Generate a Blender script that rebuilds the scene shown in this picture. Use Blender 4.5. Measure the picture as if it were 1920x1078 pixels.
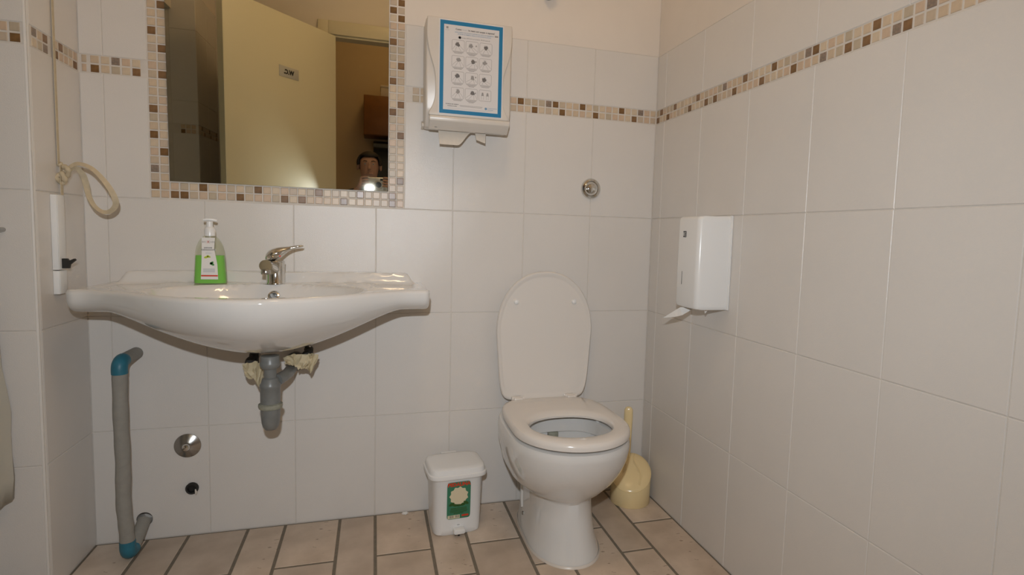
import bpy, bmesh, math, random
from mathutils import Vector, Matrix, Euler
R = math.radians
rnd = random.Random(7)
sc = bpy.context.scene
for o in list(bpy.data.objects): bpy.data.objects.remove(o)
col = sc.collection

# ------------------------------------------------------------------ camera
cam_d = bpy.data.cameras.new('camera'); cam = bpy.data.objects.new('camera', cam_d); col.objects.link(cam)
yw, pt, rl = .2940, -.0827, .0295
fw = Vector((math.sin(yw)*math.cos(pt), math.cos(yw)*math.cos(pt), math.sin(pt)))
rt = Vector((math.cos(yw), -math.sin(yw), 0)); up = rt.cross(fw)
cx = math.cos(rl)*rt + math.sin(rl)*up; cy = -math.sin(rl)*rt + math.cos(rl)*up
CAM = Vector((.5727, -2.004, .9837))
cam.matrix_world = Matrix(((cx.x, cy.x, -fw.x, CAM.x), (cx.y, cy.y, -fw.y, CAM.y), (cx.z, cy.z, -fw.z, CAM.z), (0, 0, 0, 1)))
cam_d.sensor_width = 36; cam_d.lens = 36*1080.2554/1920
cam_d.shift_x = -67.649/1920; cam_d.shift_y = -9.278/1920
cam_d.clip_start = .01; cam_d.clip_end = 50
sc.camera = cam

# ------------------------------------------------------------------ world, exposure
w = bpy.data.worlds.new('world'); sc.world = w; w.use_nodes = True
w.node_tree.nodes['Background'].inputs[0].default_value = (.35, .42, .55, 1)
w.node_tree.nodes['Background'].inputs[1].default_value = 0
sc.view_settings.view_transform = 'Standard'; sc.view_settings.look = 'None'
sc.view_settings.exposure = 0; sc.view_settings.gamma = 1; sc.view_settings.use_curve_mapping = False
FLASH_W = 10.3          # the photographer's flash
LAMP_E = 18.0           # warm ceiling globe in the washroom (emission strength)
HALL_E = 8.0           # warm ceiling globe in the corridor

# ------------------------------------------------------------------ room constants (metres)
XL, XR, TOPZ, CEIL = -.2368, 1.5855, 1.6561, 2.75
H3, H2, H1, MB = .3515, .7032, 1.0562, 1.4086
MP = .0252                      # mosaic pitch
MT = MB + 2*MP - .002
TW = .252                       # wall tile pitch
NICHE_Y0, NICHE_Y1, NICHE_X = -.254, -1.64, -.46
XL2 = -.348                     # left wall plane beyond the niche
DOORW = -2.06                   # front face of the door wall

# ------------------------------------------------------------------ materials
def new_mat(name):
    m = bpy.data.materials.new(name); m.use_nodes = True
    return m, m.node_tree.nodes, m.node_tree.links, m.node_tree.nodes['Principled BSDF']
def mat(name, c, rough=.5, metal=0, spec=.5, noise=0, nscale=20, c2=None, bump=0, bscale=200, trans=0, emit=None, es=0, coat=0, sss=0):
    m, n, l, b = new_mat(name)
    b.inputs['Base Color'].default_value = (*c, 1); b.inputs['Roughness'].default_value = rough
    b.inputs['Metallic'].default_value = metal; b.inputs['Specular IOR Level'].default_value = spec
    b.inputs['Transmission Weight'].default_value = trans; b.inputs['Coat Weight'].default_value = coat
    if emit: b.inputs['Emission Color'].default_value = (*emit, 1); b.inputs['Emission Strength'].default_value = es
    if noise or bump:
        tc = n.new('ShaderNodeTexCoord')
    if noise:
        t = n.new('ShaderNodeTexNoise'); t.inputs['Scale'].default_value = nscale; t.inputs['Detail'].default_value = 6
        l.new(tc.outputs['Object'], t.inputs['Vector'])
        r = n.new('ShaderNodeValToRGB'); r.color_ramp.elements[0].position = .3; r.color_ramp.elements[1].position = .7
        c2 = c2 or tuple(x*(1-noise) for x in c)
        r.color_ramp.elements[0].color = (*c2, 1); r.color_ramp.elements[1].color = (*c, 1)
        l.new(t.outputs['Fac'], r.inputs['Fac']); l.new(r.outputs['Color'], b.inputs['Base Color'])
    if bump:
        t2 = n.new('ShaderNodeTexNoise'); t2.inputs['Scale'].default_value = bscale; t2.inputs['Detail'].default_value = 3
        l.new(tc.outputs['Object'], t2.inputs['Vector'])
        bp = n.new('ShaderNodeBump'); bp.inputs['Strength'].default_value = bump; bp.inputs['Distance'].default_value = .002
        l.new(t2.outputs['Fac'], bp.inputs['Height']); l.new(bp.outputs['Normal'], b.inputs['Normal'])
    return m
M = {}
M['tile'] = mat('glazed_tile', (.74, .705, .665), .12, spec=.32, noise=.03, nscale=6, bump=.22, bscale=600)
M['grout'] = mat('grout', (.70, .655, .60), .9, noise=.1, nscale=40)
M['plaster'] = mat('plaster', (.79, .725, .655), .9, noise=.05, nscale=5, bump=.1, bscale=60)
M['ceilpaint'] = mat('ceiling_paint', (.74, .66, .54), .9)
M['trimw'] = mat('tile_edge_trim', (.72, .69, .65), .5)
LIGHTM = [(.62, .485, .345), (.66, .52, .37), (.57, .46, .34), (.63, .475, .345), (.58, .47, .36), (.67, .545, .40), (.53, .44, .325)]
for i, c in enumerate(LIGHTM): M['mo%d' % i] = mat('mosaic_light', c, .35, noise=.12, nscale=60)
M['mb0'] = mat('mosaic_brown', (.24, .125, .045), .3, noise=.35, nscale=90)
M['mb1'] = mat('mosaic_brown', (.28, .155, .07), .3, noise=.3, nscale=90)
M['mb2'] = mat('mosaic_grey_brown', (.33, .24, .18), .35, noise=.4, nscale=200, c2=(.2, .16, .13))
for i, c in enumerate([(.70, .57, .45), (.635, .515, .405), (.75, .635, .525), (.68, .56, .45), (.62, .51, .41), (.72, .585, .46)]):
    M['fl%d' % i] = mat('stone_floor_tile', c, .42, noise=.2, nscale=9, c2=(c[0]*.72, c[1]*.69, c[2]*.66), bump=.12, bscale=50)
for k_ in ('fl0', 'fl2', 'fl3', 'fl5'):       # fine dark pits and scratches in the stone
    nt = M[k_].node_tree; n_, l_ = nt.nodes, nt.links; b_ = n_['Principled BSDF']
    src = b_.inputs['Base Color'].links[0].from_socket; tc_ = [q for q in n_ if q.type == 'TEX_COORD'][0]
    mp_ = n_.new('ShaderNodeMapping'); mp_.inputs['Scale'].default_value = (1, 1, 2.2); mp_.inputs['Rotation'].default_value = (0, .6, 0)
    t_ = n_.new('ShaderNodeTexNoise'); t_.inputs['Scale'].default_value = 48; t_.inputs['Detail'].default_value = 2
    l_.new(tc_.outputs['Object'], mp_.inputs[0]); l_.new(mp_.outputs[0], t_.inputs['Vector'])
    r_ = n_.new('ShaderNodeValToRGB'); r_.color_ramp.elements[0].position = .67; r_.color_ramp.elements[1].position = .73
    r_.color_ramp.elements[0].color = (1, 1, 1, 1); r_.color_ramp.elements[1].color = (.55, .5, .45, 1)
    mx_ = n_.new('ShaderNodeMix'); mx_.data_type = 'RGBA'; mx_.blend_type = 'MULTIPLY'; mx_.inputs[0].default_value = 1
    l_.new(t_.outputs['Fac'], r_.inputs['Fac']); l_.new(src, mx_.inputs[6]); l_.new(r_.outputs['Color'], mx_.inputs[7]); l_.new(mx_.outputs[2], b_.inputs['Base Color'])
M['flgrout'] = mat('floor_grout', (.22, .185, .14), .95, noise=.2, nscale=60)
M['ceramic'] = mat('white_ceramic', (.74, .725, .70), .06, spec=.6, coat=.3)
M['seatpl'] = mat('seat_plastic', (.77, .725, .675), .16)
M['chrome'] = mat('chrome', (.72, .72, .70), .10, metal=1)
M['dchrome'] = mat('worn_chrome', (.45, .44, .42), .22, metal=1)
M['black'] = mat('black_rubber', (.015, .014, .012), .6)
M['dark'] = mat('dark_grime', (.05, .045, .035), .8)
M['trap'] = mat('grey_trap_plastic', (.215, .22, .21), .35, noise=.25, nscale=25)
M['trap_ring'] = mat('lime_stained_plastic', (.34, .34, .27), .6, noise=.3, nscale=60)
M['foam'] = mat('grey_pipe_foam', (.33, .315, .28), .75, noise=.1, nscale=60, bump=.15, bscale=150)
M['teal'] = mat('teal_tape', (.03, .19, .27), .45, noise=.2, nscale=40)
M['wplast'] = mat('white_plastic', (.83, .83, .82), .25)
M['wplast2'] = mat('aged_white_plastic', (.72, .66, .59), .3, noise=.05, nscale=9)
M['cplast'] = mat('cream_plastic', (.86, .69, .38), .22)
M['paper'] = mat('white_paper', (.80, .78, .75), .85)
M['towelpaper'] = mat('paper_towel', (.72, .655, .57), .95, noise=.05, nscale=80)
M['blue'] = mat('poster_blue', (.012, .20, .40), .35)
M['posterw'] = mat('poster_white', (.74, .71, .70), .35)
M['ink'] = mat('grey_print', (.16, .145, .14), .5)
M['inkm'] = mat('mid_grey_print', (.33, .31, .30), .5)
M['inkl'] = mat('light_blue_print', (.43, .47, .50), .5)
M['inkb'] = mat('blue_print', (.16, .30, .46), .5)
M['kblack'] = mat('black_print', (.02, .02, .02), .4)
M['stgreen'] = mat('sticker_green', (.04, .20, .115), .35)
M['stred'] = mat('sticker_red', (.62, .05, .02), .35)
M['stcream'] = mat('sticker_cream', (.72, .64, .45), .35)
M['stleaf'] = mat('sticker_leaf', (.03, .10, .02), .35)
M['lime'] = mat('lime_yellow_print', (.50, .58, .05), .4)
M['leafg'] = mat('leaf_print', (.05, .26, .05), .4)
M['strap'] = mat('cream_strap', (.62, .52, .36), .8, noise=.12, nscale=90)
M['bagp'] = mat('crumpled_paper', (.66, .56, .37), .9, noise=.15, nscale=40)
M['redpen'] = mat('red_mark', (.5, .05, .05), .6)
M['wood'] = mat('cabinet_wood', (.30, .125, .03), .45, noise=.3, nscale=8)
M['hood'] = mat('dark_grey_metal', (.09, .10, .105), .4, metal=.3)
M['doorp'] = mat('door_paint', (.80, .75, .56), .42)
M['frame'] = mat('door_casing', (.72, .66, .50), .4)
M['hallwall'] = mat('corridor_paint', (.74, .62, .44), .9)
M['skin'] = mat('skin', (.50, .29, .21), .55)
M['hair'] = mat('dark_hair', (.02, .015, .012), .6, bump=.5, bscale=120)
M['shirt'] = mat('dark_jacket', (.045, .045, .05), .8)
M['collar'] = mat('white_collar', (.7, .7, .7), .8)
M['trousers'] = mat('dark_trousers', (.03, .035, .05), .8)
M['shoe'] = mat('black_shoe', (.015, .015, .015), .4)
M['silver'] = mat('silver_body', (.62, .64, .66), .28, metal=.8)
M['flashp'] = mat('flash_diffuser', (.85, .88, .92), .2, emit=(.85, .93, 1), es=.5)
M['lens'] = mat('lens_glass', (.01, .01, .015), .05)
M['sign'] = mat('brushed_sign', (.62, .61, .58), .35, metal=.2)
M['globe'] = mat('lamp_globe', (.9, .8, .6), .4, emit=(1, .70, .40), es=LAMP_E)
M['globe2'] = mat('lamp_globe_corridor', (.9, .8, .6), .4, emit=(1, .62, .27), es=HALL_E)
M['shutter'] = mat('shutter_slat', (.36, .36, .30), .6)
M['winframe'] = mat('window_frame', (.55, .55, .48), .4)
def mirror_mat():
    m, n, l, b = new_mat('mirror_glass')
    b.inputs['Base Color'].default_value = (.74, .73, .61, 1); b.inputs['Metallic'].default_value = 1; b.inputs['Roughness'].default_value = .012
    return m
M['mirror'] = mirror_mat()
def clear_mat(name, c, a, rough=.1):
    m, n, l, b = new_mat(name)
    b.inputs['Base Color'].default_value = (*c, 1); b.inputs['Roughness'].default_value = rough
    tr = n.new('ShaderNodeBsdfTransparent'); tr.inputs[0].default_value = (*[min(1, x*.25+.75) for x in c], 1)
    mx = n.new('ShaderNodeMixShader'); mx.inputs[0].default_value = a
    l.new(tr.outputs[0], mx.inputs[1]); l.new(b.outputs[0], mx.inputs[2]); l.new(mx.outputs[0], n['Material Output'].inputs[0])
    return m
M['clear'] = clear_mat('clear_bottle', (.70, .72, .55), .16)
M['liquid'] = clear_mat('green_soap', (.20, .78, .004), .80, .12)
M['liquid'].node_tree.nodes['Transparent BSDF'].inputs[0].default_value = (.35, .95, .04, 1)
M['curtain'] = clear_mat('curtain_plastic', (.56, .53, .45), .8, .35)
M['glass'] = clear_mat('window_glass', (.3, .35, .35), .3, .03)
M['water'] = mat('bowl_water', (.50, .52, .53), .03)

# ------------------------------------------------------------------ mesh helpers
def link(o, parent=None):
    col.objects.link(o)
    if parent is not None: o.parent = parent
    return o
def from_data(name, v, f, m, parent=None, smooth=False, mats=None):
    me = bpy.data.meshes.new(name); me.from_pydata([tuple(p) for p in v], [], f); me.update()
    bm = bmesh.new(); bm.from_mesh(me); bmesh.ops.recalc_face_normals(bm, faces=bm.faces); bm.to_mesh(me); bm.free()
    me.materials.append(M[m])
    if smooth:
        for p in me.polygons: p.use_smooth = True
        try: me.set_sharp_from_angle(angle=R(40))
        except Exception: pass
    return link(bpy.data.objects.new(name, me), parent)
def from_bm(name, bm, m, parent=None, smooth=False):
    bmesh.ops.recalc_face_normals(bm, faces=bm.faces)
    me = bpy.data.meshes.new(name); bm.to_mesh(me); bm.free(); me.materials.append(M[m])
    if smooth:
        for p in me.polygons: p.use_smooth = True
        try: me.set_sharp_from_angle(angle=R(40))
        except Exception: pass
    return link(bpy.data.objects.new(name, me), parent)
def box(name, lo, hi, m, parent=None, bev=0, seg=2):
    bm = bmesh.new(); bmesh.ops.create_cube(bm, size=1)
    for v in bm.verts:
        v.co = Vector([(lo[i]+hi[i])/2 + v.co[i]*(hi[i]-lo[i]) for i in range(3)])
    if bev: bmesh.ops.bevel(bm, geom=list(bm.edges), offset=bev, segments=seg, affect='EDGES', profile=.5)
    return from_bm(name, bm, m, parent, smooth=bool(bev))
def loft(name, rings, m, parent=None, cap0=True, cap1=True, closed=True, smooth=True, wrap=False):
    n = len(rings[0]); v = [p for r in rings for p in r]; f = []
    nr = len(rings)
    for i in range(nr if wrap else nr-1):
        a, b = i*n, ((i+1) % nr)*n
        for j in range(n if closed else n-1):
            k = (j+1) % n; f.append((a+j, a+k, b+k, b+j))
    if not wrap:
        if cap0: f.append(tuple(range(n-1, -1, -1)))
        if cap1: f.append(tuple((nr-1)*n+j for j in range(n)))
    return from_data(name, v, f, m, parent, smooth)
def lathe(name, prof, m, parent=None, n=32, org=(0, 0, 0), axis='Z', smooth=True):
    rings = []
    for (r, h) in prof:
        r = max(r, 1e-5); ring = []
        for k in range(n):
            a = 2*math.pi*k/n; c, s = r*math.cos(a), r*math.sin(a)
            if axis == 'Z': p = (c, s, h)
            elif axis == 'Y': p = (c, h, s)
            else: p = (h, c, s)
            ring.append((p[0]+org[0], p[1]+org[1], p[2]+org[2]))
        rings.append(ring)
    return loft(name, rings, m, parent, smooth=smooth)
def tube_rings(path, rad, n=14):
    path = [Vector(p) for p in path]; rings = []; ref = Vector((0, 0, 1))
    if abs((path[1]-path[0]).normalized().dot(ref)) > .9: ref = Vector((1, 0, 0))
    for i, p in enumerate(path):
        d = (path[min(i+1, len(path)-1)]-path[max(i-1, 0)]).normalized()
        x = ref.cross(d).normalized(); ref2 = d.cross(x).normalized(); ref = ref2
        r = rad[i] if isinstance(rad, (list, tuple)) else rad
        rings.append([p + x*r*math.cos(2*math.pi*k/n) + ref2*r*math.sin(2*math.pi*k/n) for k in range(n)])
    return rings
def tube(name, path, rad, m, parent=None, n=14, caps=True):
    return loft(name, tube_rings(path, rad, n), m, parent, cap0=caps, cap1=caps)
def prism(name, pts, d0, d1, m, parent=None, plane='XZ', bev=0, smooth=False):
    """extrude a 2D polygon between two depths along the third axis"""
    def P(a, b, d): return {'XZ': (a, d, b), 'YZ': (d, a, b), 'XY': (a, b, d)}[plane]
    bm = bmesh.new()
    v0 = [bm.verts.new(P(a, b, d0)) for a, b in pts]; v1 = [bm.verts.new(P(a, b, d1)) for a, b in pts]
    bm.faces.new(v0); bm.faces.new(list(reversed(v1)))
    for i in range(len(pts)): bm.faces.new((v0[i], v0[(i+1) % len(pts)], v1[(i+1) % len(pts)], v1[i]))
    bmesh.ops.recalc_face_normals(bm, faces=bm.faces)
    if bev:
        ed = [e for e in bm.edges if e.calc_face_angle(0) > R(25)]
        bmesh.ops.bevel(bm, geom=ed, offset=bev, segments=3, affect='EDGES', profile=.5)
    return from_bm(name, bm, m, parent, smooth=smooth or bool(bev))
def empty(name, loc=(0, 0, 0), rz=0):
    o = bpy.data.objects.new(name, None); col.objects.link(o); o.location = loc; o.rotation_euler = (0, 0, rz)
    o.empty_display_size = .05; return o
def tag(o, label, cat, group=None):
    o['label'] = label; o['category'] = cat
    if group: o['group'] = group
    return o
def thing(name, label, cat, loc=(0, 0, 0), rz=0, group=None): return tag(empty(name, loc, rz), label, cat, group)
def struct(o): o['kind'] = 'structure'; return o
def carve(o, cutters):
    """cut real recesses into a solid mesh"""
    for c in cutters:
        m_ = o.modifiers.new('cut', 'BOOLEAN'); m_.operation = 'DIFFERENCE'; m_.solver = 'EXACT'; m_.object = c
    dg = bpy.context.evaluated_depsgraph_get(); dg.update()
    me = bpy.data.meshes.new_from_object(o.evaluated_get(dg)); me.name = o.name
    o.modifiers.clear(); o.data = me
    for c in cutters: bpy.data.objects.remove(c)
    return o
_fc = {}
def text(name, body, size, m, parent, mw, align='CENTER', ext=0, bold=0):
    """flat lettering as mesh; mw maps text plane (x right, y up, z out) to its thing"""
    key = (body, size, align, bold)
    if key not in _fc:
        cu = bpy.data.curves.new('lettering', 'FONT'); cu.body = body; cu.size = size; cu.align_x = align; cu.align_y = 'CENTER'
        cu.offset = bold; cu.resolution_u = 2
        ob = bpy.data.objects.new('lettering', cu); col.objects.link(ob)
        dg = bpy.context.evaluated_depsgraph_get(); me = bpy.data.meshes.new_from_object(ob.evaluated_get(dg))
        bpy.data.objects.remove(ob); _fc[key] = me
    me = _fc[key].copy(); me.transform(mw); me.materials.clear(); me.materials.append(M[m])
    o = bpy.data.objects.new(name, me); return link(o, parent)
def sup(a, b, n, e, cx0=0, cy0=0):
    out = []
    for k in range(n):
        t = 2*math.pi*k/n; c, s = math.cos(t), math.sin(t)
        out.append((cx0+a*math.copysign(abs(c)**(2/e), c), cy0+b*math.copysign(abs(s)**(2/e), s)))
    return out
def smooth01(t): t = max(0, min(1, t)); return t*t*(3-2*t)
def lerp_tab(tab, x):
    for i in range(len(tab)-1):
        if x <= tab[i+1][0]:
            t = (x-tab[i][0])/(tab[i+1][0]-tab[i][0]); t = max(0, min(1, t)); return tab[i][1]+(tab[i+1][1]-tab[i][1])*t
    return tab[-1][1]
def catmull(pts, sub=8, closed=False):
    pts = [Vector(p) for p in pts]; n = len(pts); out = []
    rng = range(n if closed else n-1)
    for i in rng:
        g = (lambda k: pts[k % n]) if closed else (lambda k: pts[max(0, min(n-1, k))])
        p0, p1, p2, p3 = g(i-1), g(i), g(i+1), g(i+2)
        for s in range(sub):
            t = s/sub
            out.append(.5*((2*p1)+(-p0+p2)*t+(2*p0-5*p1+4*p2-p3)*t*t+(-p0+3*p1-3*p2+p3)*t**3))
    if not closed: out.append(pts[-1])
    return out

_tc = {}
def tile(name, parent, w_, h_, th, m, loc, face, ch=.0012):
    """one separate tile; face: 'Y-' (on back wall), 'X-' (right wall), 'X+' (left wall), 'Y+', 'Z' (floor)"""
    key = (round(w_, 4), round(h_, 4), th, m, ch)
    if key not in _tc:
        a, b, c = w_/2, h_/2, ch
        v = [(-a, 0, -b), (a, 0, -b), (a, 0, b), (-a, 0, b), (-a, -th+c, -b), (a, -th+c, -b), (a, -th+c, b), (-a, -th+c, b),
             (-a+c, -th, -b+c), (a-c, -th, -b+c), (a-c, -th, b-c), (-a+c, -th, b-c)]
        f = [(0, 3, 2, 1), (8, 9, 10, 11)]
        for i in range(4):
            j = (i+1) % 4; f.append((i, j, 4+j, 4+i)); f.append((4+i, 4+j, 8+j, 8+i))
        me = bpy.data.meshes.new(name); me.from_pydata(v, [], f); me.update(); me.materials.append(M[m]); _tc[key] = me
    o = bpy.data.objects.new(name, _tc[key]); link(o, parent); o.location = loc
    o.rotation_euler = {'Y-': (0, 0, 0), 'X-': (0, 0, -math.pi/2), 'X+': (0, 0, math.pi/2), 'Y+': (0, 0, math.pi), 'Z': (-math.pi/2, 0, 0)}[face]
    return o
TH = .008      # tile thickness; tile faces lie on the calibrated wall planes

# ================================================================== THE SETTING
# ---- floor
floor = struct(box('floor', (-.75, -4.2, -.08), (2.2, .12, -.0014), 'flgrout'))
jx = [-.27, -.100, .013, .183, .295, .465, .579, .749, .864, 1.033, 1.147, 1.318, 1.430, XR+.001]
def floor_col(x0, x1, cuts):
    ys = [0]+cuts
    for a, b in zip(ys[:-1], ys[1:]):
        g = .0042
        tile('tile', floor, x1-x0-2*g, a-b-2*g, .006, 'fl%d' % rnd.randrange(6), ((x0+x1)/2, (a+b)/2, -.006), 'Z', .0018)
for i in range(len(jx)-1):
    x0, x1 = max(jx[i], XL), jx[i+1]
    if i % 2 == 0: cuts = [-.262, -.697, -1.132, -1.567, -2.002, -2.16]
    else: cuts = [-.423, -.858, -1.293, -1.728, -2.16]
    floor_col(x0, x1, cuts)

# ---- back wall
wall_back = struct(box('wall_back', (-.75, .0016, -.08), (XR+.25, .12, CEIL), 'grout'))
pl = box('plaster', (XL, .0008, TOPZ), (XR, .0020, CEIL), 'plaster', wall_back)
MIR_X0, MIR_X1, MIR_Z0, MIR_Z1 = -.0675, .6668, 1.0590, 1.9075   # outer edge of mosaic frame
rows = [(0, H3), (H3, H2), (H2, H1), (H1, MB), (MT+.001, TOPZ)]
def rect_sub(x0, x1, z0, z1):
    """cut a wall tile around the mosaic mirror frame"""
    ax, bx, az, bz = MIR_X0-.001, MIR_X1+.001, MIR_Z0-.001, MIR_Z1
    if x1 <= ax or x0 >= bx or z1 <= az or z0 >= bz: return [(x0, x1, z0, z1)]
    out = []
    if x0 < ax: out.append((x0, ax, z0, z1))
    if x1 > bx: out.append((bx, x1, z0, z1))
    if z0 < az-.02: out.append((max(x0, ax), min(x1, bx), z0, az))
    return out
xj = [XL] + [.0734+TW*i for i in range(-1, 6)] + [XR]
for z0, z1 in rows:
    for x0, x1 in zip(xj[:-1], xj[1:]):
        for a, b, c, d in rect_sub(x0, x1, z0, z1):
            if b-a < .02: continue
            tile('tile', wall_back, b-a-.002, d-c-.002, TH, 'tile', ((a+b)/2, TH, (c+d)/2), 'Y-')
def mos(parent, u, z, face, plane, kind=None, name='mosaic_tile', s=None):
    m = kind or 'mo%d' % rnd.randrange(7)
    s = s or (MP-.0040)
    j = lambda k: rnd.uniform(-k, k)
    if face in ('Y-', 'Y+'): loc = (u, plane+(TH if face == 'Y-' else -TH), z+j(.0003))
    else: loc = (plane+(TH if face == 'X-' else -TH), u, z+j(.0003))
    tile(name, parent, s+j(.0006), MP-.0040+j(.0005), TH-.0004, m, loc, face, .0014)
zt, zb = MB+1.5*MP, MB+.5*MP
band_t = {1: 'mb0', 6: 'mb0', 10: 'mb0', 16: 'mb0', 5: 'mb2', 19: 'mb2'}; band_b = {3: 'mb0', 7: 'mb0', 12: 'mb0', 18: 'mb1'}
for k in range(35):           # from the right corner leftwards: index 21-k as counted from the towel dispenser
    x = XR-.0005-(k+.5)*MP*1.015
    if x < MIR_X1+.012: break
    mos(wall_back, x, zt, 'Y-', 0, band_t.get(21-k, 'mb2' if 21-k == -10 else None))
    mos(wall_back, x, zb, 'Y-', 0, band_b.get(21-k))
for k in range(7):
    x = XL+.004+(k+.35)*MP*1.02
    if x > MIR_X0-.008: break
    s = .012 if k == 0 else None
    mos(wall_back, x, zt, 'Y-', 0, {3: 'mb2'}.get(k), s=s); mos(wall_back, x, zb, 'Y-', 0, {1: 'mb0', 5: 'mb1'}.get(k), s=s)

# ---- right wall
wall_right = struct(box('wall_right', (XR+.0016, -2.16, -.08), (XR+.25, .0016, CEIL), 'grout'))
box('plaster', (XR+.0008, -2.16, TOPZ), (XR+.0020, 0, CEIL), 'plaster', wall_right)
yj = [0, -.0662] + [-.3182-TW*k for k in range(0, 7)] + [-2.06]
for z0, z1 in rows:
    for a, b in zip(yj[:-1], yj[1:]):
        tile('tile', wall_right, a-b-.002, z1-z0-.002, TH, 'tile', (XR+TH, (a+b)/2, (z0+z1)/2), 'X-')
rt_ = {1, 5, 11, 21, 26, 32, 39, 46, 53, 60, 68}; rb_ = {0, 3, 9, 13, 15, 19, 24, 29, 36, 38, 42, 49, 57, 63, 71}
for k in range(81):
    y = -(k+.5)*MP
    mos(wall_right, y, zt, 'X-', XR, 'mb%d' % (k % 2) if k in rt_ else ('mb2' if k in (17, 31, 44) else None))
    mos(wall_right, y, zb, 'X-', XR, 'mb%d' % ((k+1) % 2) if k in rb_ else ('mb2' if k in (33, 41) else None))

# ---- left wall: short return, window niche, pier beyond the niche
wall_left = struct(box('wall_left', (-.75, NICHE_Y0+.0016, -.08), (XL-.0016, .0016, CEIL), 'grout'))
for z0, z1 in rows[:4]:
    tile('tile', wall_left, -NICHE_Y0-.010, z1-z0-.002, TH, 'tile', (XL-TH, NICHE_Y0/2+.0045, (z0+z1)/2), 'X+')
    tile('tile', wall_left, .22, z1-z0-.002, TH, 'tile', (XL-.0085-.110, NICHE_Y0+TH, (z0+z1)/2), 'Y-')
for z0, z1 in [(MT+.001, 1.80), (1.80, 2.15)]:
    tile('tile', wall_left, -NICHE_Y0-.010, z1-z0-.002, TH, 'tile', (XL-TH, NICHE_Y0/2+.0045, (z0+z1)/2), 'X+')
    tile('tile', wall_left, .22, z1-z0-.002, TH, 'tile', (XL-.0085-.110, NICHE_Y0+TH, (z0+z1)/2), 'Y-')
for k in range(9):
    y = -.006-(k+.4)*MP*1.02
    if 4.5 < k < 5.5: continue
    mos(wall_left, y, zt, 'X+', XL, {3: 'mb1', 8: 'mb2', 6: 'mb1'}.get(k)); mos(wall_left, y, zb, 'X+', XL, {0: 'mb0', 4: 'mb0', 6: 'mb2'}.get(k))
for k in range(5):
    x = XL-.0125-(k+.5)*MP
    mos(wall_left, x, zt, 'Y-', NICHE_Y0, {2: 'mb2'}.get(k)); mos(wall_left, x, zb, 'Y-', NICHE_Y0, {0: 'mb0'}.get(k))
# rounded plastic profile on the outer corner
tr = []
for k in range(9):
    a = R(-90+90*k/8); tr.append((XL-.0085+.0085*math.cos(a), NICHE_Y0+.0085+.0085*math.sin(a)))
struct(prism('trim_1', [(XL-.0088, NICHE_Y0+.009), (XL-.0088, NICHE_Y0+.0002)]+tr+[(XL-.0002, NICHE_Y0+.009)], 0, CEIL, 'trimw', plane='XY', smooth=True))
# niche back wall with a window and closed shutter
wall_niche = struct(box('wall_niche', (-.75, NICHE_Y1, -.08), (NICHE_X, NICHE_Y0+TH, .95), 'grout'))
for z0, z1 in [(0, H3), (H3, H2), (H2, .95)]:
    for a, b in [(-.256, -.5), (-.5, -.75), (-.75, -1.0), (-1.0, -1.25), (-1.25, -1.5), (-1.5, -1.638)]:
        tile('tile', wall_niche, a-b-.002, z1-z0-.002, TH, 'tile', (NICHE_X, (a+b)/2, (z0+z1)/2), 'X+')
struct(box('wall_niche_head', (-.75, NICHE_Y1, 2.05), (NICHE_X, NICHE_Y0+TH, CEIL), 'plaster'))
win = struct(empty('window_1', (-.55, -.947, .95)))
def wpart(name, lo, hi, m): return box(name, (lo[0]+.45, lo[1]+.947, lo[2]-.95), (hi[0]+.45, hi[1]+.947, hi[2]-.95), m, win, .003)
wpart('window_frame', (-.47, -1.638, .952), (-.41, -1.58, 2.048), 'winframe'); wpart('window_frame', (-.47, -.31, .952), (-.41, -.256, 2.048), 'winframe')
wpart('window_frame', (-.47, -1.58, .952), (-.41, -.31, 1.01), 'winframe'); wpart('window_frame', (-.47, -1.58, 1.99), (-.41, -.31, 2.048), 'winframe')
wpart('pane', (-.442, -1.58, 1.01), (-.438, -.31, 1.99), 'glass')
for k in range(20): wpart('shutter_slat', (-.52, -1.62, .96+k*.054), (-.505, -.27, 1.011+k*.054), 'shutter')
wall_left2 = struct(box('wall_left_door_side', (-.75, DOORW, -.08), (XL2-.0016, NICHE_Y1-.0016, CEIL), 'grout'))
for z0, z1 in rows[:4]+[(MT+.001, 1.58), (1.58, 1.95), (1.95, 2.15)]:
    tile('tile', wall_left2, .125, z1-z0-.002, TH, 'tile', (XL2-.0635, NICHE_Y1-TH, (z0+z1)/2), 'Y+')
    for a, b in [(-1.642, -1.85), (-1.85, -2.058)]:
        tile('tile', wall_left2, a-b-.002, z1-z0-.002, TH, 'tile', (XL2-TH, (a+b)/2, (z0+z1)/2), 'X+')
for k in range(3):
    mos(wall_left2, XL2-.012-(k+.5)*MP, zt, 'Y+', NICHE_Y1); mos(wall_left2, XL2-.012-(k+.5)*MP, zb, 'Y+', NICHE_Y1, 'mb0' if k == 2 else None)
for k in range(16):
    mos(wall_left2, NICHE_Y1-.01-(k+.5)*MP, zt, 'X+', XL2, 'mb0' if k % 6 == 2 else None); mos(wall_left2, NICHE_Y1-.01-(k+.5)*MP, zb, 'X+', XL2, 'mb1' if k % 5 == 4 else None)
box('plaster', (XL2-.0020, DOORW, 2.15), (XL2-.0008, NICHE_Y1, CEIL), 'plaster', wall_left2)

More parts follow.
